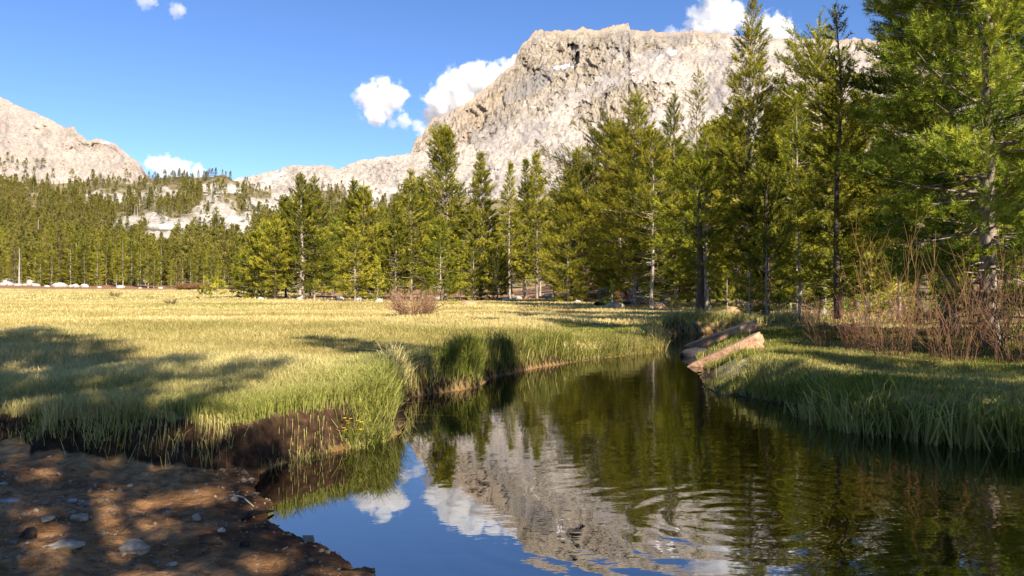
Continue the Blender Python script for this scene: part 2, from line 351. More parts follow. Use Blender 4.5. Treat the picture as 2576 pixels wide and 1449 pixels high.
surf(nt, out, c, 0.95, bh, 1.0, 8.0, 0.05); M['mountain'] = m

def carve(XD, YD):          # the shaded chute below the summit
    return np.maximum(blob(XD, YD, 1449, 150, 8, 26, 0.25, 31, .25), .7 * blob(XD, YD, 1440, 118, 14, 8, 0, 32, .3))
def mountain(name, skyline, xd0, xd1, nA, nT, r0, r1, ybase, rough, cliff_fn, paint_fn, back=900, rnear=None):
    ts = np.concatenate([np.linspace(0, 1, nT), np.linspace(1, 2, 24)[1:]])
    XD, T = sector(xd0, xd1, nA, ts)
    ridge = np.interp(XD[0], [p[0] for p in skyline], [p[1] for p in skyline])
    jag = rough * fbm(XD[0] * 0.06, 0.5, oct=5, seed=101, gain=0.62)
    f = np.clip(T, 0, 1)
    YD = ybase + (ridge[None, :] - ybase) * f + jag[None, :] * f ** 14    # where each point would show in elevation
    fa = np.clip((ybase - YD) / (ybase - 55.0), 0, 1.2); R = r0 + (r1 - r0) * fa
    cl = cliff_fn(XD, YD, f)
    # relief: buttresses and gullies, deeper where the wall is bare rock
    wx_ = XD + 18 * fbm(XD * .02, YD * .02, oct=3, seed=109); wy_ = YD + 18 * fbm(XD * .02, YD * .02, oct=3, seed=110)
    rel = (ridged((wx_ + .5 * wy_) * 0.007, (wy_ - .4 * wx_) * 0.006, oct=2, seed=111) - 0.5) * 16
    rel += (ridged(wx_ * 0.035, wy_ * 0.014, oct=4, seed=131) - 0.6) * 9 * cl + (ridged(wx_ * 0.11 + wy_ * .03, wy_ * 0.045, oct=3, seed=137) - 0.6) * 8 * cl
    rel += fbm(XD * 0.09, YD * 0.11, oct=4, seed=151, gain=0.6) * 3 + np.maximum(fbm(XD * 0.28, YD * 0.34, oct=3, seed=152), 0.28) * 5
    rel -= 46 * carve(XD, YD)
    edge = sstep(0, 0.1, f) * sstep(1.0, 0.93, f)
    Rr = R - rel * edge
    ez = (HZ - YD) / K
    Z = CAMZ + ez * Rr * (1 + 0.0 * f) + fbm(XD * 0.11, YD * 0.11, oct=4, seed=161) * 3 * edge + (cl * 4 * ridged(XD * 0.3, YD * 0.12, oct=2, seed=163)) * edge
    bt = np.clip(T - 1, 0, 1)
    top = R[nT - 1][None, :]; Rr = np.where(T > 1, top + back * bt, Rr); Z = np.where(T > 1, (CAMZ + (HZ - YD) / K * top) * (1 - 0.8 * bt ** 1.2), Z)
    if rnear: pass
    Xw = (XD - 1288) / K * Rr
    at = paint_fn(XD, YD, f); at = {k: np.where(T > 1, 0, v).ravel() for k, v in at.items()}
    me = mesh_np(name, np.stack([Xw.ravel(), Rr.ravel(), Z.ravel()], 1), grid_faces(len(ts), nA), M['mountain'], at, smooth=True)
    return tag(obj(name, me), kind='structure')

sky_main = [(300, 520), (520, 470), (600, 447), (640, 440), (690, 428), (735, 414), (780, 418), (800, 412), (830, 417), (846, 424), (870, 414), (900, 402), (950, 396), (1000, 390), (1034, 384),
            (1042, 352), (1062, 338), (1072, 318), (1092, 292), (1112, 288), (1150, 272), (1185, 252), (1200, 236), (1238, 208), (1262, 182), (1292, 158), (1302, 128), (1315, 105), (1330, 96), (1340, 80), (1352, 73),
            (1400, 74), (1450, 72), (1468, 64), (1480, 71), (1505, 74), (1522, 68), (1545, 62), (1560, 57), (1582, 54), (1586, 72), (1620, 77), (1640, 73), (1650, 78), (1700, 80), (1740, 74), (1790, 79), (1850, 85), (1950, 94),
            (2100, 95), (2300, 98), (2500, 110), (2800, 130), (3200, 200)]
def cliff_main(XD, YD, f):
    c = np.maximum.reduce([blob(XD, YD, 1400, 140, 190, 85, 0.0, 1), blob(XD, YD, 1230, 260, 120, 60, -0.9, 2), blob(XD, YD, 1080, 330, 60, 45, 0.3, 3),
                           blob(XD, YD, 1560, 260, 130, 45, -0.25, 4), blob(XD, YD, 1330, 230, 160, 60, -0.5, 5) * .6, blob(XD, YD, 1600, 90, 240, 35, 0, 6) * .7])
    return np.clip(c + 0.15, 0, 1) * np.where(XD < 1034, 0.7, 1.0)
def paint_main(XD, YD, f):
    cl = cliff_main(XD, YD, f)
    scree = np.clip(1.1 - cl * 1.3 + 0.3 * fbm(XD * .03, YD * .03, seed=171), 0, 1)
    streak = np.clip(fbm((XD + 0.9 * YD) * 0.05, (YD - .5 * XD) * 0.012, oct=4, seed=181) - 0.15, 0, 1) * 1.2
    dark = np.maximum.reduce([0.9 * blob(XD, YD, 1335, 215, 75, 20, -0.55, 7), 0.6 * blob(XD, YD, 1230, 330, 60, 25, -0.5, 8), 0.75 * blob(XD, YD, 1445, 118, 16, 12, 0, 9), 0.5 * blob(XD, YD, 1560, 190, 120, 30, -.5, 10), streak * 0.6 * (XD > 1034)])  # the small summit blob paints the chute's shade into the rock colour
    snow = np.maximum.reduce([blob(XD, YD, 1425, 166, 34, 4, -0.12, 11, .2), blob(XD, YD, 1692, 131, 12, 7, .3, 12, .2), blob(XD, YD, 1595, 176, 10, 2.5, -.3, 13, .3), blob(XD, YD, 1345, 268, 8, 2, -.3, 14, .3), blob(XD, YD, 1660, 143, 10, 4, -.4, 16, .3),
                              blob(XD, YD, 700, 440, 16, 4, -.4, 18, .3), blob(XD, YD, 672, 450, 12, 3, -.4, 19, .3)])
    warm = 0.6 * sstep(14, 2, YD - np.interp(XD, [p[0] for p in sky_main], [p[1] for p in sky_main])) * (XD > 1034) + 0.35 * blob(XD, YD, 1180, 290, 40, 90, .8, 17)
    return dict(scree=scree, dark=np.clip(dark, 0, 1) * 0.8, snow=np.clip(snow, 0, 1), warm=np.clip(warm, 0, 1))
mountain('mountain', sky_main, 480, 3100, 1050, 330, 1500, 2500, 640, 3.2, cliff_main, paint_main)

sky_left = [(-900, 40), (-400, 130), (-150, 190), (0, 244), (50, 268), (90, 284), (130, 303), (160, 318), (172, 322), (178, 313), (184, 318), (192, 335), (206, 342), (216, 353), (228, 352), (240, 347), (262, 350), (290, 362), (305, 375), (322, 390), (345, 405), (355, 418), (368, 438), (400, 470), (480, 520)]
def cliff_left(XD, YD, f): return 0.08 + 0.6 * blob(XD, YD, 200, 345, 60, 20, .5, 21)
def paint_left(XD, YD, f):
    return dict(scree=np.clip(1.0 - 0.5 * blob(XD, YD, 200, 345, 60, 20, .5, 21), 0, 1), dark=0.25 * np.clip(fbm((XD - .6 * YD) * .04, YD * .012, seed=191), 0, 1),
                snow=blob(XD, YD, 262, 358, 14, 2.5, .1, 22, .2), warm=0.25 + 0 * XD)
mountain('mountain', sky_left, -900, 480, 420, 200, 1400, 2300, 640, 1.6, cliff_left, paint_left)

HR0, HR1 = 262.0, 720.0
hill_line = [(-900, 455), (0, 460), (150, 464), (300, 460), (450, 446), (560, 440), (600, 464), (700, 486), (800, 484), (900, 480), (1000, 478), (1200, 500), (1600, 520), (2400, 520), (3300, 520)]
def hill_pt(XD, t):                     # t 0 = foot, 1 = ridge
    ridge = np.interp(XD, [p[0] for p in hill_line], [p[1] for p in hill_line]) + 6 * fbm(np.asarray(XD) * 0.012, 0.2, oct=4, seed=201)
    f = np.clip(t, 0, 1); yd = 722 + (ridge - 722) * f
    R = HR0 + (HR1 - HR0) * f + 12 * fbm(XD * .01, f * 6, oct=3, seed=207) * sstep(0, .15, f)
    z = CAMZ + (HZ - yd) / K * R + 3.0 * fbm(XD * 0.02, f * 9, oct=3, seed=203) * sstep(0, .2, f) * sstep(1.02, .9, f)
    b = np.clip(t - 1, 0, 1); R = R + 500 * b; z = z - 60 * b ** 1.5
    return (XD - 1288) / K * R, R, z, yd
XD, T = sector(-900, 3300, 520, np.concatenate([np.linspace(-0.02, 1, 130), np.linspace(1, 2, 16)[1:]]))
hx, hy, hz, hyd = hill_pt(XD, T)
bare_spots = [(410, 572, 130, 26, 0.1), (545, 540, 60, 34, 0.2), (600, 575, 40, 40, 0.3), (330, 492, 125, 14, -0.05), (655, 520, 45, 22, 0.2), (400, 612, 34, 22, 0), (560, 470, 60, 12, 0), (720, 500, 50, 16, 0.1), (925, 495, 60, 26, 0.2), (980, 470, 40, 16, 0), (820, 540, 30, 14, 0)]
def bare(XD, YD):
    return np.maximum.reduce([blob(XD, YD, cx, cy, rx * 1.05, ry * 1.05, an, 300 + i, 0.3) for i, (cx, cy, rx, ry, an) in enumerate(bare_spots)])
m, nt, out = newmat('hillside')
n1 = noise(nt, 0.05, 5); n2 = noise(nt, 0.4, 4)
floor_ = ramp(nt, n1, [(0.3, (0.10, 0.085, 0.04)), (0.6, (0.20, 0.16, 0.09)), (0.75, (0.36, 0.31, 0.24))])
rock_ = ramp(nt, n2, [(0.3, (0.22, 0.20, 0.17)), (0.55, (0.40, 0.36, 0.31)), (0.8, (0.52, 0.47, 0.42))])
surf(nt, out, mixc(nt, attr(nt, 'bare'), floor_, rock_), 0.95, n2, 0.8, 1.0, 0.05); M['hill'] = m
tag(obj('hill', mesh_np('hill', np.stack([hx.ravel(), hy.ravel(), hz.ravel()], 1), grid_faces(*XD.shape), M['hill'], dict(bare=bare(XD, hyd).ravel()), smooth=True)), kind='structure')

# ------------------------------------------------------------------ clouds (real volumes far behind the peaks)
def cloud(label, Y, blobs, dens=0.03, amp=1.0, nsc=1.0):
    pts = np.array([AT(x, y, Y) for x, y, r in blobs]); rad = np.array([r / K * Y for x, y, r in blobs])
    depth = rng.uniform(-0.5, 0.5, len(blobs)) * rad * 0.8; pts[:, 1] += depth
    lo = (pts - rad[:, None] * 1.5).min(0); hi = (pts + rad[:, None] * 1.5).max(0); c = (lo + hi) / 2
    m, nt, out = newmat('cloud_vapour')
    tc = nt.nodes.new('ShaderNodeTexCoord'); P = tc.outputs['Object']
    mean_r = float(rad.mean())
    nz = nt.nodes.new('ShaderNodeTexNoise'); nz.inputs['Scale'].default_value = nsc * 1.3 / mean_r; nz.inputs['Detail'].default_value = 6; nz.inputs['Roughness'].default_value = 0.62; L(nt, P, nz.inputs['Vector'])
    f = None
    for p, r in zip(pts - c, rad):
        vm = nt.nodes.new('ShaderNodeVectorMath'); vm.operation = 'DISTANCE'; L(nt, P, vm.inputs[0]); vm.inputs[1].default_value = p
        d = math_(nt, 'SUBTRACT', 1.0, math_(nt, 'DIVIDE', vm.outputs['Value'], float(r)))
        f = d if f is None else math_(nt, 'MAXIMUM', f, d)
    f = math_(nt, 'ADD', f, math_(nt, 'MULTIPLY', math_(nt, 'SUBTRACT', nz.outputs['Fac'], 0.5), 2.3 * amp))
    mr = nt.nodes.new('ShaderNodeMapRange'); mr.interpolation_type = 'SMOOTHSTEP'; mr.inputs['From Min'].default_value = 0.0; mr.inputs['From Max'].default_value = 0.45; mr.inputs['To Min'].default_value = 0.0; mr.inputs['To Max'].default_value = dens
    L(nt, f, mr.inputs['Value'])
    v = nt.nodes.new('ShaderNodeVolumeScatter'); v.inputs['Color'].default_value = (1, 1, 1, 1); v.inputs['Anisotropy'].default_value = 0.0
    L(nt, mr.outputs[0], v.inputs['Density']); L(nt, v.outputs[0], out.inputs['Volume'])
    m.cycles.volume_step_rate = 0.35
    h = (hi - lo) / 2
    u, w = np.meshgrid(np.linspace(0, 2 * np.pi, 25)[:-1], np.linspace(0, np.pi, 13), indexing='xy')
    k = 1.28
    V = np.stack([np.sin(w) * np.cos(u) * h[0] * k, np.sin(w) * np.sin(u) * h[1] * k, np.cos(w) * h[2] * k], -1).reshape(-1, 3)
    ii, jj = np.meshgrid(np.arange(12), np.arange(24), indexing='ij')
    F = np.stack([ii * 24 + jj, (ii + 1) * 24 + jj, (ii + 1) * 24 + (jj + 1) % 24, ii * 24 + (jj + 1) % 24], -1).reshape(-1, 4)
    o = obj('cloud', mesh_np('cloud', V, F, m)); o.location = c
    return tag(o, label, 'cloud', 'clouds in the blue sky')
cloud('round white cloud floating alone left of the granite peak', 5200, [(950, 252, 52), (925, 238, 36), (985, 238, 40), (945, 285, 34), (965, 215, 26)], 0.022)
cloud('thin ragged scrap of cloud between the round cloud and the peak', 5300, [(1015, 300, 22), (1050, 318, 18), (1062, 330, 20), (985, 310, 14)], 0.010)
cloud('large white cloud rising from behind the steep flank of the peak', 5600, [(1150, 235, 62), (1200, 200, 46), (1105, 262, 44), (1170, 195, 34), (1240, 195, 40), (1120, 210, 26), (1280, 180, 36), (1085, 285, 28), (1300, 145, 14)], 0.022)
cloud('tall white cloud above the flat summit ridge, cut by the picture top', 5600, [(1800, 20, 48), (1770, 40, 40), (1820, 60, 40), (1850, 40, 34), (1780, 75, 34), (1800, -15, 40)], 0.016)
cloud('white cloud between the tall pine and its right neighbour, on the ridge', 5500, [(1930, 75, 40), (1960, 60, 34), (1975, 90, 34), (1910, 95, 36), (1890, 60, 24)], 0.018)
cloud('wispy low cloud on the summit ridge beside the tall cloud', 5500, [(1690, 80, 20), (1720, 84, 16)], 0.008)
cloud('low flat cloud behind the scree mountain and the forested hill', 5400, [(420, 422, 34), (385, 412, 22), (460, 425, 26), (495, 430, 20), (440, 408, 18)], 0.018)
cloud('small faint cloud at the top edge above the low cloud', 5400, [(360, -2, 24), (385, 4, 14)], 0.008)
cloud('tiny faint cloud just below the top edge', 5400, [(438, 20, 22), (455, 26, 14)], 0.008)

# ------------------------------------------------------------------ pines
CRATIO = 1.0
def tube(path, radii, sides, phase=0.0):
    path = np.asarray(path, float); n = len(path); d = np.gradient(path, axis=0); d /= np.linalg.norm(d, axis=1, keepdims=True) + 1e-9
    ref = np.where(np.abs(d[:, 2:3]) > 0.8, np.array([[1., 0, 0]]), np.array([[0, 0, 1.]]))
    s = np.cross(d, ref); s /= np.linalg.norm(s, axis=1, keepdims=True) + 1e-9; t = np.cross(d, s)
    a = np.linspace(0, 2 * np.pi, sides, endpoint=False) + phase
    V = path[:, None] + np.asarray(radii)[:, None, None] * (np.cos(a)[None, :, None] * s[:, None] + np.sin(a)[None, :, None] * t[:, None])
    ii, jj = np.meshgrid(np.arange(n - 1), np.arange(sides), indexing='ij')
    F = np.stack([ii * sides + jj, ii * sides + (jj + 1) % sides, (ii + 1) * sides + (jj + 1) % sides, (ii + 1) * sides + jj], -1).reshape(-1, 4)
    return V.reshape(-1, 3), F
class Parts:
    def __init__(s): s.V = []; s.F = []; s.n = 0; s.A = []
    def add(s, V, F, a=0.0):
        s.V.append(V); s.F.append(F + s.n); s.n += len(V); s.A.append(np.full(len(V), a) if np.isscalar(a) else a)
    def get(s): return np.concatenate(s.V), np.concatenate(s.F), np.concatenate(s.A)
def unit(v): return v / (np.linalg.norm(v, axis=-1, keepdims=True) + 1e-9)
def brushes(g, P, D, tl, nn, nl, nw, tone, O):
    """bottle-brush shoots: nn needles along each axis P..P+D*tl"""
    n = len(P); D = unit(D)
    R_ = unit(g.normal(size=(n, nn, 3))); R_ = unit(R_ - (R_ * D[:, None]).sum(-1, keepdims=True) * D[:, None])
    s = g.uniform(0, 1, (n, nn, 1)); tlv = tl * g.uniform(0.7, 1.25, (n, 1, 1))
    base = P[:, None] + D[:, None] * s * tlv
    nd = unit(R_ * g.uniform(0.5, 1.0, (n, nn, 1)) + D[:, None] * g.uniform(0.5, 1.1, (n, nn, 1)))
    nm = 0.45 * R_ + 0.8 * O[:, None] + 0.35 * g.normal(size=(n, nn, 3)); nm = nm - (nm * nd).sum(-1, keepdims=True) * nd
    side = unit(np.cross(nd, nm))
    ln = nl * g.uniform(0.75, 1.2, (n, nn, 1))
    V = np.stack([base - side * nw * .5, base + side * nw * .5, base + nd * ln + side * nw * 0.12], 2).reshape(-1, 3)
    F = np.arange(n * nn * 3).reshape(-1, 3)
    T_ = np.repeat(tone, nn * 3)
    return V, F, T_
LOD = {  # tuft length, needles, needle length, needle width, tufts per branch metre, branch wood, whorl spacing
    'near': (0.27, 54, 0.120, 0.0115, 8.5, 4, 0.29),
    'mid': (0.36, 28, 0.14, 0.026, 8.0, 3, 0.36),
    'far': (0.55, 20, 0.23, 0.058, 6.6, 3, 0.44),
    'hill': (1.0, 8, 0.60, 0.28, 1.8, 0, 0.80),
}
def pine(seed, H, R, lod='mid', fb=0.08, prof='cone', bare_=0.0, lean=(0, 0), dens=1.0, tr=None, dead=0.5, lop=0.0, lop_az=0.0, yoff=0.0, twin=0):
    g = np.random.default_rng(seed); tl, nn, nl, nw, tpm, wood, sp_ = LOD[lod]
    tr = tr or (0.0085 * H + 0.02)
    W = Parts(); zs = np.linspace(0, 1, 12 if lod != 'hill' else 4)
    wob = np.stack([np.interp(zs, np.linspace(0, 1, 5), g.normal(0, 0.006 * H, 5)), np.interp(zs, np.linspace(0, 1, 5), g.normal(0, 0.006 * H, 5))], 1)
    wob[0] = 0
    axis = np.stack([wob[:, 0] + lean[0] * H * zs ** 1.5, wob[:, 1] + lean[1] * H * zs ** 1.5, zs * H - 0.15 * (zs == 0)], 1)
    rad = tr * (1 - zs) ** 0.85 + 0.006 * tr + 0.008; rad[0] *= 1.35
    V, F = tube(axis, rad, 9 if lod == 'near' else (7 if lod == 'mid' else 5)); W.add(V, F)
    ax = lambda t: np.array([np.interp(t, zs, axis[:, 0]), np.interp(t, zs, axis[:, 1]), np.interp(t, zs, axis[:, 2])])
    TP, TD, TT, TO = [], [], [], []
    z = fb * H; hp = g.uniform(0, 6.28)
    while z < H * 0.985:
        t = z / H; u = min(max((t - fb) / (1 - fb), 0.0), 1.0)
        if prof == 'cone': r = (1 - u) ** 0.85 * min(1, 0.55 + 2.2 * u)
        elif prof == 'column': r = (1 - u ** 2.2) ** 0.9 * min(1, 0.6 + 1.5 * u)
        elif prof == 'round': r = (1 - u ** 3) ** 0.8 * min(1, 0.35 + 1.6 * u)
        else: r = (1 - u) ** 0.6 * min(1, 0.4 + 1.8 * u) * (0.55 + 0.75 * abs(math.sin(u * 7 + hp)))     # ragged
        if g.uniform() < .07 and u > .05: z += sp_ * .8; continue
        nb = int(g.integers(4, 7)) if lod != 'hill' else 4
        a0 = g.uniform(0, 6.28)
        for k in range(nb):
            if g.uniform() < bare_: continue
            a = a0 + k * 6.283 / nb + g.normal(0, 0.25)
            Lb = R * r * g.uniform(0.55, 1.18) * (1 + lop * math.cos(a - lop_az)) * (1 if g.uniform() > .08 else 1.25)
            Lb = max(Lb, 0.10 * R * (1 - u) + 0.12)
            e = math.radians(-14 + 62 * u ** 1.1 + g.normal(0, 9)); p0 = ax(min(t + g.uniform(-.01, .01), .99))
            o_ = np.array([math.cos(a), math.sin(a), 0]); sd_ = np.array([-o_[1], o_[0], 0])
            s = np.linspace(0, 1, 5)[:, None]; cur = 0.22 * Lb * g.uniform(0.4, 1.3)
            B = p0 + Lb * s * (math.cos(e) * o_ + math.sin(e) * np.array([0, 0, 1])) + np.array([0, 0, 1]) * cur * s ** 2.2 + sd_ * Lb * .08 * g.normal() * s ** 2
            if wood: 
                V, F = tube(B, np.linspace(0.010 * Lb + .006, .004, 5) * (1.3 if lod == 'far' else 1), wood); W.add(V, F)
            n = max(2, int(Lb * tpm * dens * g.uniform(.8, 1.2)))
            if lod in ('near', 'mid'): n = int(n * (0.75 + 0.55 * min(Lb, 2.5)))
            si = g.uniform(0.0, 1, n) ** 0.62; si = (0.10 if lod == 'near' else .2) + (0.9 if lod == 'near' else .8) * si if u < .75 else si
            idx = si * 4; i0 = np.clip(idx.astype(int), 0, 3); fr_ = (idx - i0)[:, None]
            C = B[i0] * (1 - fr_) + B[i0 + 1] * fr_
            lat = g.uniform(-1, 1, n); wd = 0.34 * Lb * (1.15 - si) * (0.35 + si) 
            C = C + sd_ * (lat * wd)[:, None] + np.array([0, 0, 1]) * (np.abs(lat) * wd * 0.25 + g.normal(0, .03 * Lb + .02, n))[:, None]
            D = o_ * 0.75 + sd_ * (lat * 0.7)[:, None] + np.array([0, 0, 1]) * (0.25 + 0.9 * u + g.normal(0, .25, n))[:, None]
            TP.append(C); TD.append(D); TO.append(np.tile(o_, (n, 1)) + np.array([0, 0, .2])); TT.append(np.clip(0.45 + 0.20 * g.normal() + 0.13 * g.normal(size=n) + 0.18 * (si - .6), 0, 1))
        z += sp_ * g.uniform(0.7, 1.25) * (0.55 + 0.45 * (1 - u))
    # leader
    n = 6; tt = np.linspace(.93, 1, n); TP.append(np.array([ax(min(v, 1)) for v in tt])); TD.append(np.tile([0, 0, 1.], (n, 1)) + g.normal(0, .2, (n, 3))); TT.append(np.full(n, .55)); TO.append(np.tile([0, 0, .5], (n, 1)))
    # dead lower sticks
    if wood and dead:
        for _ in range(int(dead * 26)):
            zz = g.uniform(0.03, max(fb * 1.7, 0.25)) * H; a = g.uniform(0, 6.28); Lb = g.uniform(.25, .85) * R * .8
            o_ = np.array([math.cos(a), math.sin(a), g.uniform(-.35, .15)]); s = np.linspace(0, 1, 4)[:, None]
            B = ax(zz / H) + Lb * s * o_ + np.array([0, 0, -.12]) * Lb * s ** 2 + g.normal(0, .03 * Lb, (4, 3)) * s
            V, F = tube(B, np.linspace(.012 * Lb + .006, .003, 4), 3); W.add(V, F)
    P = np.concatenate(TP); D = np.concatenate(TD); T_ = np.concatenate(TT)
    nV, nF, nT = brushes(g, P, D, tl, nn, nl, nw, T_, np.concatenate(TO))
    wV, wF, _ = W.get()
    return (wV, wF), (nV, nF, nT)
def snag(seed, H, tr):
    g = np.random.default_rng(seed); W = Parts(); zs = np.linspace(0, 1, 8)
    axis = np.stack([g.normal(0, .05, 8) * zs, g.normal(0, .05, 8) * zs, zs * H - .1], 1); V, F = tube(axis, tr * (1 - .85 * zs), 6); W.add(V, F)
    for _ in range(26):
        zz = g.uniform(.12, .95); a = g.uniform(0, 6.28); Lb = g.uniform(.6, 2.0) * (1.1 - zz)
        s = np.linspace(0, 1, 4)[:, None]; B = np.array([0, 0, zz * H]) + Lb * s * np.array([math.cos(a), math.sin(a), g.uniform(-.2, .4)]) + g.normal(0, .05, (4, 3)) * s
        V, F = tube(B, np.linspace(.045, .012, 4), 3); W.add(V, F)
    return W.get()[:2]

def tree_at(x, y, z, wood, crown, label, group, mats, name='pine_tree', rz=0.0, sc_=1.0):
    r = empty(name, (x, y, z), rz); r.scale = (sc_, sc_, sc_)
    tag(r, label, 'pine', group)
    obj('trunk', wood, r); obj('crown', crown, r)
    return r
def make_pine(seed, H, R, bark='bark', needle='needle', **kw):
    (wV, wF), (nV, nF, nT) = pine(seed, H, R, **kw)
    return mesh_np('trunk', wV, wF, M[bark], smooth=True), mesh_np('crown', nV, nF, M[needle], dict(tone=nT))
gz1 = lambda x, y: float(ground_z(np.array([x]), np.array([y]))[0])

G_R = 'tall pines along the right bank'; G_C = 'pines of the middle grove'; G_S = 'pines standing outside the picture'
# xd, top row, depth, half width (photo units), settings, label
traced = [
 (1885, -8, 38, 118, dict(prof='cone', fb=.10, lod='mid', lop=.1), 'bark_pale', 'needle', 'tallest slender pine of the right bank, its spire crossing the white cloud', G_R),
 (1928, 430, 31, 80, dict(prof='column', fb=.22, lod='mid', tr=.16), 'bark_dark', 'needle', 'dark trunked pine standing in shade in front of the tallest slender pine', G_R),  # dark bark puts the shade on this trunk into its colour
 (2068, 35, 36, 118, dict(prof='ragged', fb=.10, lod='mid', lop=.25, lop_az=math.pi), 'bark_pale', 'needle_yellow', 'sunlit yellow-green pine with forked top right of the tallest spire', G_R),
 (2008, 250, 35, 85, dict(prof='column', fb=.16, lod='mid'), 'bark_pale', 'needle_yellow', 'pine with pale bare lower trunk between the spire and the forked pine', G_R),
 (1757, 168, 62, 48, dict(prof='ragged', fb=.30, lod='mid', bare_=.45, dens=.6), 'bark_pale', 'needle', 'thin sparse old pine with gappy crown against the granite slope', G_R),
 (1700, 238, 52, 88, dict(prof='cone', fb=.10, lod='mid', lop=.2, lop_az=math.pi), 'bark', 'needle', 'medium dark green pine just left of the thin sparse old pine', G_R),
 (1600, 228, 56, 118, dict(prof='cone', fb=.14, lod='mid'), 'bark', 'needle', 'broad dark pine with dense pointed top before the granite slope', G_R),
 (1638, 330, 49, 78, dict(prof='ragged', fb=.28, lod='mid', dead=1.6), 'bark_pale', 'needle', 'pine with many bare silvery branches along its pale trunk', G_R),
 (1776, 330, 43, 62, dict(prof='column', fb=.10, lod='mid'), 'bark_pale', 'needle_yellow', 'bright yellow-green young pine lit in the middle of the right grove', G_R),
 (1760, 400, 31, 72, dict(prof='round', fb=.30, lod='mid', tr=.17, lop=.3, lop_az=math.pi), 'bark_dark', 'needle_yellow', 'pine on a thick dark stump-like trunk with bright tufted low branches', G_R),
 (1560, 330, 78, 110, dict(prof='round', fb=.30, lod='mid', tr=.62, lop=.35, lop_az=math.pi), 'bark_red', 'needle', 'old pine with thick red-orange trunk and a wide leaning crown', G_R),
 (1462, 368, 76, 72, dict(prof='column', fb=.06, lod='mid'), 'bark_pale', 'needle', 'full leafy pine with two pale stems at the edge of the meadow gap', G_C),
 (1430, 440, 75, 50, dict(prof='column', fb=.06, lod='mid'), 'bark_pale', 'needle', 'shorter pine hugging the left side of the full leafy pine', G_C),
 (1350, 383, 102, 50, dict(prof='cone', fb=.2, lod='far'), 'bark', 'needle', 'pointed pine behind the gap between the two groves', G_C),
 (1322, 400, 108, 42, dict(prof='cone', fb=.2, lod='far'), 'bark', 'needle', 'narrow pine close on the left of the pointed gap pine', G_C),
 (1283, 412, 100, 30, dict(prof='cone', fb=.35, lod='far', dens=.8), 'bark_pale', 'needle', 'thin spire pine with long bare pale trunk in the middle grove', G_C),
 (1210, 383, 104, 58, dict(prof='cone', fb=.1, lod='far'), 'bark', 'needle', 'tall cone pine right of the ragged topped giant', G_C),
 (1122, 324, 106, 72, dict(prof='ragged', fb=.12, lod='far', lop=.35, lop_az=math.pi), 'bark', 'needle', 'ragged topped giant pine, the tallest of the middle grove', G_C),
 (1062, 448, 102, 52, dict(prof='cone', fb=.12, lod='far'), 'bark', 'needle', 'pine tucked under the left side of the ragged topped giant', G_C),
 (1034, 432, 98, 52, dict(prof='cone', fb=.25, lod='far'), 'bark_pale', 'needle', 'pine with white lower trunk left of the ragged topped giant', G_C),
 (996, 512, 96, 48, dict(prof='cone', fb=.1, lod='far'), 'bark_pale', 'needle', 'shorter dark pine with slim pale stem in the middle grove', G_C),
 (916, 460, 104, 62, dict(prof='cone', fb=.1, lod='far'), 'bark', 'needle', 'right one of the broad twin pines at the grove centre', G_C),
 (895, 452, 106, 62, dict(prof='cone', fb=.1, lod='far'), 'bark', 'needle', 'left one of the broad twin pines at the grove centre', G_C),
 (790, 442, 100, 62, dict(prof='cone', fb=.1, lod='far'), 'bark_pale', 'needle', 'right one of the tall paired pines at the left end of the grove', G_C),
 (757, 440, 98, 62, dict(prof='cone', fb=.12, lod='far', tr=.38), 'bark_pale', 'needle', 'left one of the tall paired pines, on a stout pale trunk', G_C),
 (719, 500, 104, 40, dict(prof='column', fb=.1, lod='far'), 'bark', 'needle', 'bushy pine leaning against the left side of the paired pines', G_C),
 (692, 545, 96, 32, dict(prof='column', fb=.18, lod='far'), 'bark_dark', 'needle', 'pine with a short black lower trunk at the grove edge', G_C),
 (664, 560, 100, 36, dict(prof='column', fb=.05, lod='far'), 'bark_pale', 'needle_yellow', 'light green pine in the leafy cluster at the grove left end', G_C),
 (640, 590, 100, 34, dict(prof='column', fb=.05, lod='far'), 'bark_pale', 'needle', 'middle sized pine at the outer left edge of the leafy cluster', G_C),
 (612, 640, 104, 24, dict(prof='cone', fb=.05, lod='far'), 'bark_pale', 'needle_yellow', 'small yellow-green pine leading the leafy cluster on the left', G_C),
 (893, 592, 84, 36, dict(prof='column', fb=.12, lod='far'), 'bark_pale', 'needle', 'half grown pine with white stem in front of the twin pines', G_C),
 (949, 656, 86, 13, dict(prof='cone', fb=.05, lod='far'), 'bark_pale', 'needle_yellow', 'slim yellow sapling right of the half grown pine', G_C),
 (1108, 558, 82, 42, dict(prof='column', fb=.04, lod='far'), 'bark_pale', 'needle_yellow', 'golden half grown pine alone in front of the ragged topped giant', G_C),
 (1191, 610, 88, 26, dict(prof='column', fb=.05, lod='far'), 'bark_pale', 'needle', 'young pine standing between the golden pine and the sparse young one', G_C),
 (1250, 605, 86, 26, dict(prof='column', fb=.05, lod='far'), 'bark_pale', 'needle', 'sparse young pine at the right corner of the middle grove', G_C),
 (1540, 716, 52, 20, dict(prof='cone', fb=.05, lod='mid'), 'bark_pale', 'needle_yellow', 'bright knee-high pine seedling before the red trunked pine', 'pine seedlings at the forest edge'),
 (1638, 732, 52, 14, dict(prof='cone', fb=.25, lod='mid'), 'bark_pale', 'needle_yellow', 'spindly pine seedling beside the striped log', 'pine seedlings at the forest edge'),
 (545, 714, 96, 28, dict(prof='round', fb=.02, lod='far'), 'bark', 'needle_yellow', 'round bushy dwarf pine out in the meadow', 'dwarf pines on the meadow'),
 (508, 733, 96, 12, dict(prof='cone', fb=.02, lod='far'), 'bark', 'needle', 'smallest dwarf pine left of the round bushy one', 'dwarf pines on the meadow'),
]
XY = []
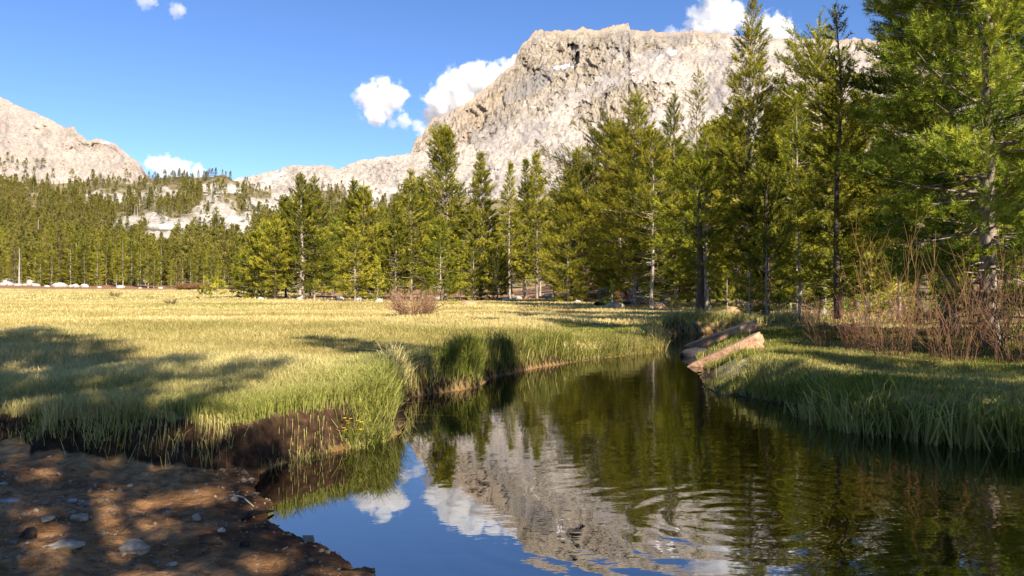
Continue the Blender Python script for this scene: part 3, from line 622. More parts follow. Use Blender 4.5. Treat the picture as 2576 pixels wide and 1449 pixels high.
for i, (xd, top, Y, hw, kw, bk, nd, lab, grp) in enumerate(traced):
    X = (xd - 1288) / K * Y; zg = gz1(X, Y); Ht = CAMZ + (HZ - top) / K * Y - zg; R = hw / K * Y * 1.30; kw = dict(kw); kw['fb'] = kw['fb'] * .75
    w_, c_ = make_pine(500 + i, Ht, R * 1.08, bark=bk, needle=nd, **kw)
    tree_at(X, Y, zg - .03, w_, c_, lab, grp, None); XY.append((X, Y))
g = np.random.default_rng(55); under = [make_pine(650 + i, 2.6, [.75, .9, .65][i], bark='bark_pale', needle=['needle', 'needle_yellow', 'needle_near'][i], prof=['cone', 'round', 'column'][i], fb=.03, lod='mid', dens=1.3, dead=.3) for i in range(3)]
for i in range(34):
    Y = g.uniform(27, 70); xd = g.uniform(1530, 2350) if Y > 50 else g.uniform(1800, 2420); X = (xd - 1288) / K * Y; w_, c_ = under[i % 3]
    tree_at(X, Y, gz1(X, Y) - .03, w_, c_, 'low young pine growing under the tall pines of the right bank', 'young pines under the right grove', None, rz=g.uniform(0, 6.28), sc_=g.uniform(.5, 1.5))
# near pines at the right edge, x, y, height, crown radius
near = [
 (8.35, 14.0, 13.5, 2.75, dict(prof='cone', fb=.07, lod='near', tr=.14, dead=2.6, dens=1.5), 'bark_near', 'needle_near', 'big near pine with pale knobbly trunk behind the willow twigs', G_R),
 (10.4, 19.0, 17.0, 2.3, dict(prof='cone', fb=.10, lod='mid', dens=1.3), 'bark', 'needle_near', 'dark green pine towering behind the big near pine', G_R),
 (11.4, 15.6, 13.0, 2.6, dict(prof='cone', fb=.06, lod='near', dens=1.5), 'bark', 'needle_near', 'pine at the right picture edge next to the big near pine', G_R),
 (12.3, 24.0, 15.5, 2.4, dict(prof='cone', fb=.10, lod='mid'), 'bark', 'needle', 'shadowed pine between the forked pine and the big near pine', G_R),
 (10.6, 26.0, 11.0, 1.7, dict(prof='cone', fb=.15, lod='mid'), 'bark_dark', 'needle', 'shorter shadowed pine behind the bare red willow stems', G_R),
]
for i, (X, Y, Ht, R, kw, bk, nd, lab, grp) in enumerate(near):
    w_, c_ = make_pine(700 + i, Ht, R, bark=bk, needle=nd, **kw); tree_at(X, Y, gz1(X, Y) - .03, w_, c_, lab, grp, None); XY.append((X, Y))
# pines beside and behind the viewpoint: their shadows lie over shore, bank and meadow
casters = [(2.9, -4.2, 18.6, 2.2), (-0.9, -2.0, 11.0, 2.0), (5.4, -0.3, 12.5, 1.8), (7.4, 0.4, 10.5, 2.1), (10.6, 1.0, 8.5, 2.2), (13.2, 2.2, 9, 2.2), (6.5, 3.2, 7.5, 2.0), (11.6, 6.0, 8, 2.3), (2.2, -3.5, 14.6, 2.2), (1.0, -4.4, 14.0, 2.2), (-2.2, -3.4, 9, 1.7)]
cw = [make_pine(800 + i, 15, 2.4, bark='bark', needle='needle_near', prof='cone', fb=.27, lod='far', dens=.9) for i in range(2)] + [make_pine(803, 15, 2.4, bark='bark', needle='needle_near', prof='cone', fb=.12, lod='far', dens=.34, bare_=.25), make_pine(804, 15, 2.4, bark='bark', needle='needle_near', prof='cone', fb=.30, lod='far', dens=.95, bare_=.10)]
for i, (X, Y, Ht, R) in enumerate(casters):
    w_, c_ = cw[3 if (X, Y) in ((2.9, -4.2), (2.2, -3.5), (1.0, -4.4)) else 2 if (X, Y) == (-0.9, -2.0) else i % 2]
    o = tree_at(X, Y, gz1(X, Y), w_, c_, 'tall pine beside the viewpoint, only its shadow is seen on the ground', G_S, None, rz=i * 1.3)
    o.scale = (R / 2.4, R / 2.4, Ht / 15)

# forest behind the traced pines
protos = [make_pine(900 + i, 15, [2.1, 2.4, 1.9, 2.6, 2.1, 2.0][i], bark=['bark', 'bark_pale', 'bark', 'bark_dark', 'bark_pale', 'bark'][i], needle=['needle', 'needle', 'needle_yellow', 'needle', 'needle', 'needle_near'][i],
          prof=['cone', 'column', 'cone', 'ragged', 'cone', 'round'][i], fb=[.06, .1, .05, .15, .2, .06][i], lod='far', dens=[1, 1, 1, .8, .9, 1][i]) for i in range(6)]
g = np.random.default_rng(77); fill = []
def clear_of(X, Y, d):
    return all((X - a) ** 2 + (Y - b) ** 2 > d * d for a, b in XY)
for _ in range(4000):
    if len(fill) > 150: break
    xd = g.uniform(690, 2750); Y = g.uniform(40, 190)
    if len(fill) < 34: xd = g.uniform(1500, 2180); Y = g.uniform(62, 100) if xd < 1780 else g.uniform(42, 70)
    if xd < 1500 and Y < 108: continue
    if 1265 < xd < 1430 and Y < 112: continue
    if 1480 < xd < 1760 and Y < 70: continue
    X = (xd - 1288) / K * Y
    if not clear_of(X, Y, 2.1): continue
    zg = gz1(X, Y)
    lim = np.interp(xd, [690, 900, 1000, 1280, 1400, 1500, 1700, 1850, 2000, 2750], [520, 500, 520, 470, 460, 410, 320, 270, 240, 180])
    Ht = min(CAMZ + (HZ - lim * g.uniform(1.0, 1.2)) / K * Y - zg, 17 * g.uniform(.8, 1.15))
    if Ht < 4: continue
    fill.append((X, Y, zg, Ht)); XY.append((X, Y))
for i, (X, Y, zg, Ht) in enumerate(fill):
    w_, c_ = protos[i % 6]
    lab = ('pine deep inside the right grove behind the tall spires' if X > 8 else 'pine in the second rank behind the middle grove')
    tree_at(X, Y, zg, w_, c_, lab, 'pines filling the right grove' if X > 8 else 'pines of the second rank behind the middle grove', None, rz=g.uniform(0, 6.28), sc_=Ht / 15)

# row of pines along the far edge of the meadow, then the wooded hillside
def make_hill_pine(seed, R, prof, fb, dens, needle, bark):
    (wV, wF), (nV, nF, nT) = pine(seed, 12, R, lod='hill', prof=prof, fb=fb, dens=dens, dead=0)
    return wV, wF, nV, nF, nT, needle, bark
hp = [make_hill_pine(1000 + i, [2.3, 1.8, 2.7, 1.7, 2.5, 2.1, 1.6, 2.8][i], ['cone', 'column', 'ragged', 'cone', 'round', 'cone', 'column', 'ragged'][i], [.08, .12, .25, .1, .2, .06, .28, .2][i], [1, 1, .8, 1, 1, 1.2, .8, .9][i],
      'needle_far', ['bark_pale', 'bark', 'bark_pale'][i % 3]) for i in range(8)]
def hill_mesh(p, name):
    wV, wF, nV, nF, nT, needle, bark = p
    wT = np.concatenate([wF[:, [0, 1, 2]], wF[:, [0, 2, 3]]]); V = np.concatenate([wV, nV]); F = np.concatenate([wT, nF + len(wV)])
    mi = np.concatenate([np.zeros(len(wT)), np.ones(len(nF))]); tone = np.concatenate([np.zeros(len(wV)), nT])
    return mesh_np(name, V, F, [M[bark], M[needle]], dict(tone=tone), midx=mi)
hm = [hill_mesh(p, 'far_pine') for p in hp]
rowp = [make_pine(1100 + i, 15, [2.2, 1.8, 2.5, 1.6][i], bark=['bark_pale', 'bark', 'bark', 'bark_pale'][i], needle='needle_far' if i == 2 else 'needle', prof=['cone', 'column', 'cone', 'ragged'][i], fb=[.05, .08, .04, .15][i], lod='far', dens=.9) for i in range(4)]
row = []
for rk in range(2):
    xd = -90.0
    while xd < 640:
        row.append((xd, rk)); xd += g.uniform(8, 22) if g.uniform() < .55 else g.uniform(26, 52)
row.sort(); front = [r for r in row if r[1] == 0]
words_ = 'first second third fourth fifth sixth seventh eighth ninth tenth eleventh twelfth thirteenth fourteenth fifteenth sixteenth seventeenth eighteenth nineteenth twentieth'.split()
nfront = 0; hill_trees = []
for i, (xd, rk) in enumerate(row):
    Y = (246 if rk == 0 else 266) + g.uniform(-5, 5); X = (xd - 1288) / K * Y
    Ht = g.uniform(6, 13) if g.uniform() < .35 else g.uniform(12, 20); w_, c_ = rowp[int(g.integers(4))]
    if rk == 0 and xd > 5:
        nfront += 1
        lab = f'{words_[nfront - 1]} pine from the left in the front row at the far meadow edge' if nfront <= 20 else f'far meadow edge pine, {words_[min(19, len([r for r in front if r[0] > xd]))]} from the right end of the front row'
        grp = 'front row of pines along the far meadow edge'
    elif rk == 0: lab, grp = 'front row pine at the far meadow edge, cut off by the left picture side', 'pines past the left picture side'
    else: lab, grp = 'pine in the crowded second row behind the far meadow edge', 'second row of pines behind the far meadow edge'
    tree_at(X, Y, gz1(X, Y) - .1, w_, c_, lab, grp, None, rz=g.uniform(0, 6.28), sc_=Ht / 15)
o = obj('dead_tree', None) if False else None
sv, sf = snag(5, 11.5, .3); X = (48 - 1288) / K * 238
o = obj('dead_tree', mesh_np('dead_tree', sv, sf, M['deadwood'], smooth=True)); o.location = (X, 238, gz1(X, 238)); tag(o, 'bare white dead trunk with stubby branches at the far meadow edge', 'dead tree')

cand = []
NC = 20000; cxd = np.where(g.uniform(size=NC) < .12, g.uniform(-700, 2700, NC), g.uniform(-40, 1120, NC)); ct = g.uniform(0, 1, NC) ** .9
cx_, cy_, cz_, cyd = hill_pt(cxd, ct)
cb = bare(cxd, cyd); cb2 = np.maximum(bare(cxd, cyd - 22.), bare(cxd, cyd - 10.))
keep = np.where(cb > .35, .13, np.where(cb2 > .35, .34, np.where(cxd < 700, 1.0, .75))) * np.interp(ct, [0, .6, 1], [.75, 1, 1])
for i in np.nonzero(g.uniform(size=NC) < keep)[0][:3300]:
    t = ct[i]; h = g.uniform(7, 15) * (1.0 - .15 * t) * (.7 if t > .88 else 1) * (.55 if cb[i] > .35 else 1)
    cand.append((h / cy_[i], float(cx_[i]), float(cy_[i]), float(cz_[i]), h, int(g.integers(8)), g.uniform(0, 6.28), cxd[i], t))
# scattered dark pines climbing the foot of the scree mountain
for i in range(26):
    xd = g.uniform(-40, 120) if i < 16 else g.uniform(100, 340); yd = g.uniform(395, 462) if xd < 120 else g.uniform(440, 466); yd = max(yd, 385 + xd * .12)
    Rm = 1400 + 900 * (640 - yd) / 585; x_ = (xd - 1288) / K * Rm; z_ = CAMZ + (HZ - yd) / K * Rm
    o = obj('far_pine', hm[int(g.integers(8))]); s_c = g.uniform(.8, 2.0); o.location = (x_, Rm - 6, z_ - 3); o.rotation_euler = (0, 0, i * 1.7); o.scale = (s_c * 1.3, s_c * 1.3, s_c)
    tag(o, 'small dark pine climbing the pale scree at the foot of the left mountain', 'pine', 'pines on the scree of the left mountain')
cand.sort(reverse=True)
seen = [c for c in cand if -30 < c[7] < 1150]
n_named = 300 - len(traced) - len(near) - len(fill) - len(row) - 2
named = set(id(c) for c in seen[:max(n_named, 60)])
rest = []
for c in cand:
    _, x_, y_, z_, h, k, rz, xd, t = c
    if id(c) in named:
        o = obj('far_pine', hm[k]); o.location = (x_, y_, z_ - .2); o.rotation_euler = (0, 0, rz); s = h / 12; o.scale = (s, s, s)
        if t < .3: lab = 'pine low on the wooded hill, above the far meadow edge row'
        elif xd < 280: lab = 'pine halfway up the wooded hill, left of the white rock slab'
        elif xd < 700: lab = 'pine halfway up the wooded hill among the white rock slabs'
        else: lab = 'pine on the rocky rise seen behind the middle grove'
        tag(o, lab, 'pine', lab.replace('pine', 'pines', 1))
    else: rest.append(c)
VV, FF, TT, MI = [], [], [], []; n0 = 0
for c in rest:
    _, x_, y_, z_, h, k, rz, xd, t = c
    wV, wF, nV, nF, nT, _, _ = hp[k]; V = np.concatenate([wV, nV]) * (h / 12); ca, sa = math.cos(rz), math.sin(rz)
    V = np.stack([V[:, 0] * ca - V[:, 1] * sa + x_, V[:, 0] * sa + V[:, 1] * ca + y_, V[:, 2] + z_ - .2], 1)
    wT = np.concatenate([wF[:, [0, 1, 2]], wF[:, [0, 2, 3]]]); F = np.concatenate([wT, nF + len(wV)]) + n0; n0 += len(V)
    VV.append(V); FF.append(F); TT.append(np.concatenate([np.zeros(len(wV)), np.clip(nT + random.uniform(-.22, .22), 0, 1)])); MI.append(np.concatenate([np.zeros(len(wT)), np.ones(len(nF))]))
o = obj('hillside_forest', mesh_np('hillside_forest', np.concatenate(VV), np.concatenate(FF), [M['bark_pale'], M['needle_far']], dict(tone=np.concatenate(TT)), midx=np.concatenate(MI)))
tag(o, 'dense far pine forest covering the hill below the mountains', 'forest', kind='stuff')
print('pines: traced', len(traced), 'fill', len(fill), 'row', len(row), 'named', len(named), 'rest', len(rest))

# ------------------------------------------------------------------ grass (nobody could count it)
def blades(name, X, Y, Z, hgt, wid, green, bend, label, lean_dir=None, hang=False):
    n = len(X); g = np.random.default_rng(len(X)); yaw = g.uniform(0, 6.283, n); ln = g.uniform(0, 6.283, n)
    if lean_dir is not None: lx, ly = lean_dir; 
    else: lx, ly = np.cos(ln), np.sin(ln)
    b = bend * g.uniform(0.2, 1.0, n) ** 1.2
    sx, sy = np.cos(yaw) * wid * .5, np.sin(yaw) * wid * .5
    h = hgt * g.uniform(0.55, 1.15, n)
    dx, dy = lx * b * h, ly * b * h
    P0 = np.stack([X - sx, Y - sy, Z - .01], 1); P1 = np.stack([X + sx, Y + sy, Z - .01], 1)
    mx_, my_, mz_ = X + dx * .3, Y + dy * .3, Z + h * .58
    P2 = np.stack([mx_ - sx * .75, my_ - sy * .75, mz_], 1); P3 = np.stack([mx_ + sx * .75, my_ + sy * .75, mz_], 1)
    P4 = np.stack([X + dx, Y + dy, Z + h * (1 - .28 * np.minimum(b, 1.6))], 1)
    if hang:
        P2[:, 2] = P3[:, 2] = Z + h * .16; P4[:, 2] = Z - h * g.uniform(.25, .8, n)
    V = np.stack([P0, P1, P2, P3, P4], 1).reshape(-1, 3); k = np.arange(n)[:, None] * 5
    F = np.concatenate([k + [0, 1, 3], k + [0, 3, 2], k + [2, 3, 4]])
    rnd_ = np.repeat(np.clip(0.5 + .24 * g.normal(size=n) + .30 * fbm(X * .09, Y * .25, oct=3, seed=441) + .12 * fbm(X * .8, Y * .8, oct=2, seed=442), 0, 1), 5)
    o = obj(name, mesh_np(name, V, F, M['grass'], dict(tone=np.repeat(np.clip(green + .12 * g.normal(size=n), 0, 1), 5), rnd=rnd_)))
    return tag(o, label, 'grass', kind='stuff')
g = np.random.default_rng(99)
BX, BY, BH, BW, BG, BB = [], [], [], [], [], []
def ring(r0, r1, n, h, w, a0=-36, a1=36):
    r = np.sqrt(g.uniform(r0 ** 2, r1 ** 2, n)); a = np.radians(g.uniform(a0, a1, n)); x, y = r * np.sin(a), r * np.cos(a)
    BX.append(x); BY.append(y); BH.append(np.full(n, h) * (1 + .3 * fbm(x * .7, y * .7, oct=2, seed=401))); BW.append(np.full(n, w))
ring(3.0, 8, 330000, .118, .0058, -64, 72); ring(8, 14, 270000, .138, .0082, -50, 52); ring(14, 24, 200000, .155, .013, -44, 44); ring(24, 45, 170000, .14, .024, -40, 40); ring(45, 90, 110000, .15, .05); ring(90, 240, 60000, .22, .16)
x, y, h_, w_ = [np.concatenate(v) for v in (BX, BY, BH, BW)]
sd, be = zones(x, y); r = np.hypot(x, y); az = np.arctan2(x, y)
fo = np.maximum(sstep(70, 100, r + 12 * fbm(x * .05, y * .05, seed=61)) * sstep(-0.30, -0.22, az), sstep(27, 33, r + 3 * fbm(x * .2, y * .2, seed=62)) * sstep(0.22, 0.30, az))
ok = (sd > np.where((x < .2) & (y < 9.5), .13, 0.02)) & (be < np.where(x < .2, .04 + .55 * np.clip(fbm(x * 1.4, .7, oct=3, seed=431) + .1, 0, 1), .05)) & ((np.hypot((x - 2.95) / .45, (y - 12.0) / 1.7) > .9)) & (g.uniform(size=len(x)) > fo * .9)
x, y, h_, w_, sd, r, az = x[ok], y[ok], h_[ok], w_[ok], sd[ok], r[ok], az[ok]
rightb = (x > 1.2) & (y < 24)
gr = 0.06 + 0.55 * sstep(1.6, 0.1, sd) * (r < 40) + 0.42 * sstep(12, 5.5, r) + 0.25 * fbm(x * .25, y * .25, oct=3, seed=411) + 0.32 * np.clip(fbm(x * .045, y * .11, oct=3, seed=412), -.3, 1) * (r > 8)
gr = np.where(rightb, 0.74 + .25 * fbm(x * .6, y * .6, oct=2, seed=413), gr)
h_ = h_ * (1 + .25 * sstep(.8, .05, sd)) * np.where(rightb, .62, 1.0)
blades('meadow_grass', x, y, ground_z(x, y), h_, w_, gr, 0.75, 'golden dry meadow grass turning green towards the stream bank')

# sedge fringe along the stream edge
def fringe(name, pts, n, h, w, green, bend, spread, label, zoff=0.0, over=None, inland=None, hang=False):
    if inland is None: inland = 0.06
    pts = np.array(pts); seg = np.linalg.norm(np.diff(pts, axis=0), axis=1); cum = np.concatenate([[0], np.cumsum(seg)])
    s = g.uniform(0, cum[-1], n); s = np.clip(s + .10 * np.sin(s * 9) + .05 * np.sin(s * 23), 0, cum[-1])
    x = np.interp(s, cum, pts[:, 0]) + g.normal(0, spread, n); y = np.interp(s, cum, pts[:, 1]) + g.normal(0, spread, n)
    z = np.maximum(ground_z(x, y), -.04) + zoff
    hh = h * (1 + .4 * fbm(s * 1.5, 0.1, oct=2, seed=421))
    if hang:
        kp = fbm(s * 1.6, .9, oct=3, seed=451) > -.38; x, y, z, hh, s = x[kp], y[kp], z[kp], hh[kp], s[kp]; n = len(x)
    if name == 'sedge' and inland:
        q = sdist(x, y); mv = q < inland; x, y, z, hh = x[~mv], y[~mv], z[~mv], hh[~mv]; s = s[~mv]; n = len(x)
    return blades(name, x, y, z, hh, np.full(n, w), np.full(n, green) + .2 * fbm(s, .4, seed=422), bend, label, lean_dir=over, hang=hang)
PXL = lambda lst, z=0.0: [ON(a, b, z) for a, b in lst]
fringe('sedge', PXL([(1225, 955), (1350, 928), (1500, 905), (1600, 893), (1655, 885)]), 9000, .32, .012, .62, .9, .16, 'bright green sedge lining the sunny far curve of the bank')
fringe('sedge', PXL([(1652, 885), (1664, 868), (1658, 852)]), 700, .42, .012, .30, 1.5, .10, 'yellow drooping sedge at the tip of the meadow spit', inland=-.2)
fringe('sedge', PXL([(1105, 990), (1160, 983), (1225, 957)]), 3500, .32, .011, .85, .8, .14, 'dark green sedge in the shaded notch of the bank')
fringe('sedge', PXL([(1010, 1035), (1040, 1000), (1100, 990)]), 3200, .30, .009, .12, 1.6, .10, 'tan drooping tussock hanging over the shaded notch')
fringe('sedge', PXL([(900, 1100), (950, 1085), (1000, 1075), (1012, 1045)], .05), 5200, .22, .0075, .75, 1.3, .12, 'tall green tussock leaning over the water at the corner of the bank')
fringe('sedge', PXL([(880, 1128), (930, 1112), (985, 1098)]), 500, .34, .008, .7, 1.9, .05, 'long bent blades dipping into the water at the bank corner', inland=-.2)
bxs = np.linspace(-7.5, -1.2, 40); edge = [(float(v), float(bank_line(v)) + .10) for v in bxs]
fringe('sedge', edge, 2500, .16, .006, .62, 1.0, .07, 'green turf blades drooping over the cut bank edge', over=(0.25, -.9), inland=-1, hang=True, zoff=.02)
fringe('dead_grass', edge, 800, .24, .0055, .12, .7, .06, 'pale dead grass hanging down the dark cut bank', over=(0.1, -.8), inland=-1, hang=True)
bot = [(v, w - .16) for v, w in edge]
fringe('dead_grass', bot, 420, .16, .005, .35, 1.2, .06, 'scraps of torn turf at the foot of the cut bank', inland=-1, zoff=.0)
fringe('sedge', PXL([(1800, 992), (1880, 1003), (1950, 1015), (2050, 1048), (2130, 1074), (2200, 1092)]), 2200, .40, .012, .95, .9, .14, 'green reeds standing along the shaded right bank')
fringe('sedge', PXL([(2000, 1040), (2050, 1055), (2130, 1082), (2250, 1102), (2330, 1112), (2500, 1130)]), 380, .42, .016, .62, 1.1, .08, 'broad pale reed blades standing in the shallows of the right bank', inland=-.3)
fringe('sedge', PXL([(2200, 1090), (2330, 1102), (2450, 1116), (2576, 1136), (2700, 1165)]), 2200, .32, .010, .95, 1.0, .14, 'dark short reeds at the near right bank')
fringe('sedge', PXL([(1850, 850), (1880, 865), (1870, 905), (1830, 930), (1850, 965)], .05), 300, .26, .012, .62, .9, .22, 'reeds growing between the pink granite blocks')
fringe('sedge', PXL([(1650, 842), (1750, 838), (1850, 836), (2050, 834)]), 2500, .35, .018, .45, .9, .25, 'dull green grass on the far bank behind the stream bend')

# ------------------------------------------------------------------ rocks
def rock_mesh(seed, size, mat, sub=3, flat=1.0, rough=.22, blocky=0.0):
    import bmesh
    bm = bmesh.new(); bmesh.ops.create_icosphere(bm, subdivisions=sub, radius=1.0)
    V = np.array([v.co[:] for v in bm.verts]); F = np.array([[v.index for v in f.verts] for f in bm.faces]); bm.free()
    if blocky: V = np.sign(V) * np.abs(V) ** (1 - .45 * blocky); V /= np.linalg.norm(V, axis=1).max()
    d = 1 + rough * fbm(V[:, 0] * 1.3 + seed * 3.1, V[:, 1] * 1.3, V[:, 2] * 1.3, oct=4, seed=seed)
    V = V * d[:, None] * np.array(size); V[:, 2] = np.where(V[:, 2] < -size[2] * .5 , -size[2] * .5, V[:, 2])
    return mesh_np('rock', V, F, M[mat], smooth=True)
def rock(name, x, y, size, mat, label, cat='boulder', group=None, seed=0, rz=0.0, sink=.25, z=None, **kw):
    o = obj(name, rock_mesh(seed, size, mat, **kw)); zz = gz1(x, y) if z is None else z
    o.location = (x, y, zz + size[2] * (.5 - sink)); o.rotation_euler = (0, 0, rz); return tag(o, label, cat, group)
def rock_px(name, xd, yd, z, wpx, hpx, mat, label, depth=None, **kw):
    x, y = ON(xd, yd, z); w = wpx / K * y / 2; h = hpx / K * y
    return rock(name, x, y, (w, w * .8 if depth is None else depth, h * .75), mat, label, **kw)
# outcrops on the wooded hill
onm = ['long white granite slab bulging from the middle of the wooded hill', 'steep white rock step right of the long slab', 'bright pale rock patch between pines right of the rock step', 'long thin rock band high on the wooded hill',
       'pale rock ledge at the right end of the wooded hill', 'small stacked rock ledge under the long slab', 'thin rock ledge just below the hill crest', 'rock knob behind the left end of the grove', 'rough pale cliff seen between the grove pines', 'small rock knob at the foot of the peak', 'low rock hump behind the paired pines']
for i, ((cx, cyd, rx, ry, an), lab) in enumerate(zip(bare_spots, onm)):
    ridge = np.interp(cx, [p[0] for p in hill_line], [p[1] for p in hill_line]); t = (722 - cyd - ry * .4) / (722 - ridge)
    x_, y_, z_, _ = [float(np.asarray(v).ravel()[0]) for v in hill_pt(np.array([float(cx)]), np.array([t]))]
    rx_, ry_ = rx / K * y_, ry / K * y_
    o = obj('granite_outcrop', rock_mesh(60 + i, (rx_ * .9, ry_ * 2.0, ry_ * 1.15), 'outcrop', sub=5, rough=.42)); o.location = (x_, y_ + ry_ * .9, z_ - ry_ * .5); tag(o, lab, 'rock outcrop')
# white boulders along the far meadow edge
bl = [(8, 740, 16, 8), (22, 737, 22, 10), (45, 741, 18, 7), (62, 738, 14, 6), (90, 740, 22, 8), (118, 742, 14, 5), (150, 739, 34, 12), (178, 741, 14, 6), (190, 738, 20, 9), (214, 737, 18, 10), (250, 741, 12, 5), (303, 742, 20, 8), (352, 742, 10, 4), (404, 739, 12, 5), (20, 726, 34, 16), (75, 728, 26, 14)]
bdesc = ['half cut off by the left picture side', 'beside the half cut off one', 'low and flat near the dead white trunk', 'small, just right of the dead white trunk', 'wide and low, before the third pine', 'tiny, in the gap of the boulder row', 'largest and whitest of the row', 'small, touching the largest one', 'rounded, right of the largest one', 'tall rounded, leaning at a pine foot', 'lone flat one past the rounded ones', 'white domed one before the dark bushy pine', 'very small one at the right part of the row', 'last one at the right end of the row', 'big pale one under the first pines', 'big pale one behind the dead white trunk']
for i, ((xd, yd, w, h), d) in enumerate(zip(bl, bdesc)):
    Y = 236 + (742 - yd) * .8; X = (xd - 1288) / K * Y
    rock('boulder', X, Y, (w / K * Y / 2 * 1.1, w / K * Y / 2, h / K * Y * .8), 'granite', 'far meadow edge boulder, ' + d, group='white boulders along the far meadow edge', seed=i, rz=i * .7, sub=2)
for i, (xd, Y, w, h, mt, lab) in enumerate([(655, 88, 18, 9, 'granite', 'small white boulder pair in the grass before the leafy cluster'), (752, 90, 14, 7, 'granite', 'small pale stone in the grass left of the half grown pine'), (855, 92, 20, 9, 'granite', 'white rock at the foot of the half grown pine'),
        (903, 84, 16, 13, 'granite', 'upright pale stone right of the half grown pine foot'), (953, 76, 20, 12, 'granite', 'pale boulder in the dry grass before the yellow sapling'), (1180, 62, 40, 13, 'granite_pink', 'reddish low boulder in the dry grass right of the round willow'),
        (1272, 84, 18, 11, 'granite', 'pale boulder at the foot of the sparse young pine'), (1452, 72, 18, 8, 'granite', 'pale stone at the foot of the full leafy pine'), (1655, 50, 42, 17, 'granite_pink', 'striped grey boulder at the feet of the spindly seedling'), (1548, 51, 46, 16, 'stone_tan', 'flat sunlit boulder beside the bright seedling'),
        (1610, 98, 60, 40, 'granite', 'big pale rock on the slope left of the red trunk'), (1660, 105, 50, 40, 'granite', 'big pale rock on the slope right of the red trunk'), (1530, 110, 50, 30, 'granite', 'pale rock pile stone behind the full leafy pine'), (1590, 84, 60, 14, 'granite_pink', 'long flat rock below the red trunk'),
        (1100, 98, 24, 9, 'granite', 'small rock behind the golden pine'), (1300, 100, 26, 9, 'granite', 'low rock in the shade of the thin spire pine'), (1380, 104, 30, 12, 'granite', 'low rock in the gap between the groves'), (1840, 36, 50, 24, 'granite_pink', 'rough pink rock under the tallest slender pine')]):
    X = (xd - 1288) / K * Y; rock('boulder', X, Y, (w / K * Y / 2 * 1.1, w / K * Y / 2, h / K * Y * .75), mt, lab, seed=30 + i, rz=i, sub=3)
# granite blocks on the right bank
def block(x, y, z, size, tilt, rz, label, seed):
    import bmesh
    bm = bmesh.new(); bmesh.ops.create_cube(bm, size=2.0); bmesh.ops.bevel(bm, geom=bm.edges[:], offset=.16, segments=2, affect='EDGES', profile=.6)
    bmesh.ops.subdivide_edges(bm, edges=bm.edges[:], cuts=3, use_grid_fill=True); bmesh.ops.triangulate(bm, faces=bm.faces[:])
    V = np.array([v.co[:] for v in bm.verts]); F = np.array([[v.index for v in f.verts] for f in bm.faces]); bm.free()
    taper = 1 - .32 * (V[:, 0:1] * -.5 + .5); V = V * np.concatenate([np.ones_like(taper), taper, taper], 1)
    V = V * (1 + .10 * fbm(V[:, 0] * 1.1 + seed, V[:, 1] * 1.1, V[:, 2] * 1.1, oct=4, seed=seed))[:, None] * np.array(size)
    o = obj('boulder', mesh_np('rock', V, F, M['granite_pink'], smooth=False)); o.location = (x, y, z); o.rotation_euler = (0, tilt, rz); return tag(o, label, 'boulder')
x, y = ON(1826, 922); block(x, y, .20, (.66, .33, .14), -.44, -.30, 'pink granite block sloping into the stream, nearer of two', 81)
x, y = ON(1814, 872); block(x, y, .23, (.86, .34, .14), -.34, -.22, 'pink granite block sloping into the stream, farther of two', 82)
x, y = ON(1752, 896); rock('boulder', x, y, (.33, .25, .16), 'granite_dark', 'dark wet rock in the water before the farther pink block', seed=83, sink=.4, sub=3, z=.0)
# stones on the bare shore
st = [(340, 1382, 76, 32, 'stone_tan', 'pale flat-topped stone alone in the middle of the bare shore', .05), (160, 1410, 90, 24, 'stone_tan', 'low broad sandy stone at the lower left of the shore', .05), (75, 1368, 50, 30, 'dirt_clod', 'dark crumbly clod behind the low broad sandy stone', .06), (205, 1305, 46, 20, 'stone_tan', 'half buried tan stone in the sun patch', .08),
      (182, 1256, 26, 13, 'stone_grey', 'white shore stone, left of a close pair in shade', .1), (206, 1254, 18, 12, 'stone_grey', 'white shore stone, right of a close pair in shade', .1), (12, 1226, 22, 9, 'stone_grey', 'pale flat stone at the left picture edge', .1), (30, 1272, 44, 9, 'stone_grey', 'long flat grey stone near the left picture edge', .1),
      (330, 1199, 14, 9, 'stone_grey', 'small white stone in the black shade of the bank', .12), (423, 1268, 22, 14, 'stone_grey', 'whitish stone at the rim of the gravel patch', .08), (592, 1252, 20, 16, 'stone_tan', 'pale angular stone under the arched white twig', .05), (560, 1338, 18, 12, 'stone_grey', 'small pale stone by the wet shore', .04),
      (680, 1329, 22, 20, 'granite_dark', 'black wet stone standing at the waterline', .0), (703, 1325, 14, 9, 'granite_dark', 'small black stone lying in the water beside the waterline stone', -.01), (618, 1362, 24, 20, 'dirt_clod', 'dark clod on the wet mud', .03), (436, 1417, 26, 9, 'stone_grey', 'thin pale stone at the bottom of the shore', .04), (120, 1322, 40, 12, 'stone_tan', 'flat tan stone left of the half buried one', .08), (497, 1300, 26, 16, 'stone_tan', 'tan stone between gravel and sun patch', .06)]
for i, (xd, yd, w, h, mt, lab, z) in enumerate(st):
    x, y = ON(xd, yd, z); z0 = None if z > 0.005 else z
    rock('stone', x, y, (w / K * y / 2, w / K * y / 2 * .8, h / K * y * .6), mt, lab, cat='stone', seed=90 + i, rz=i * .9, sub=4 if w > 50 else 3, z=z0, rough=.28, sink=.32)
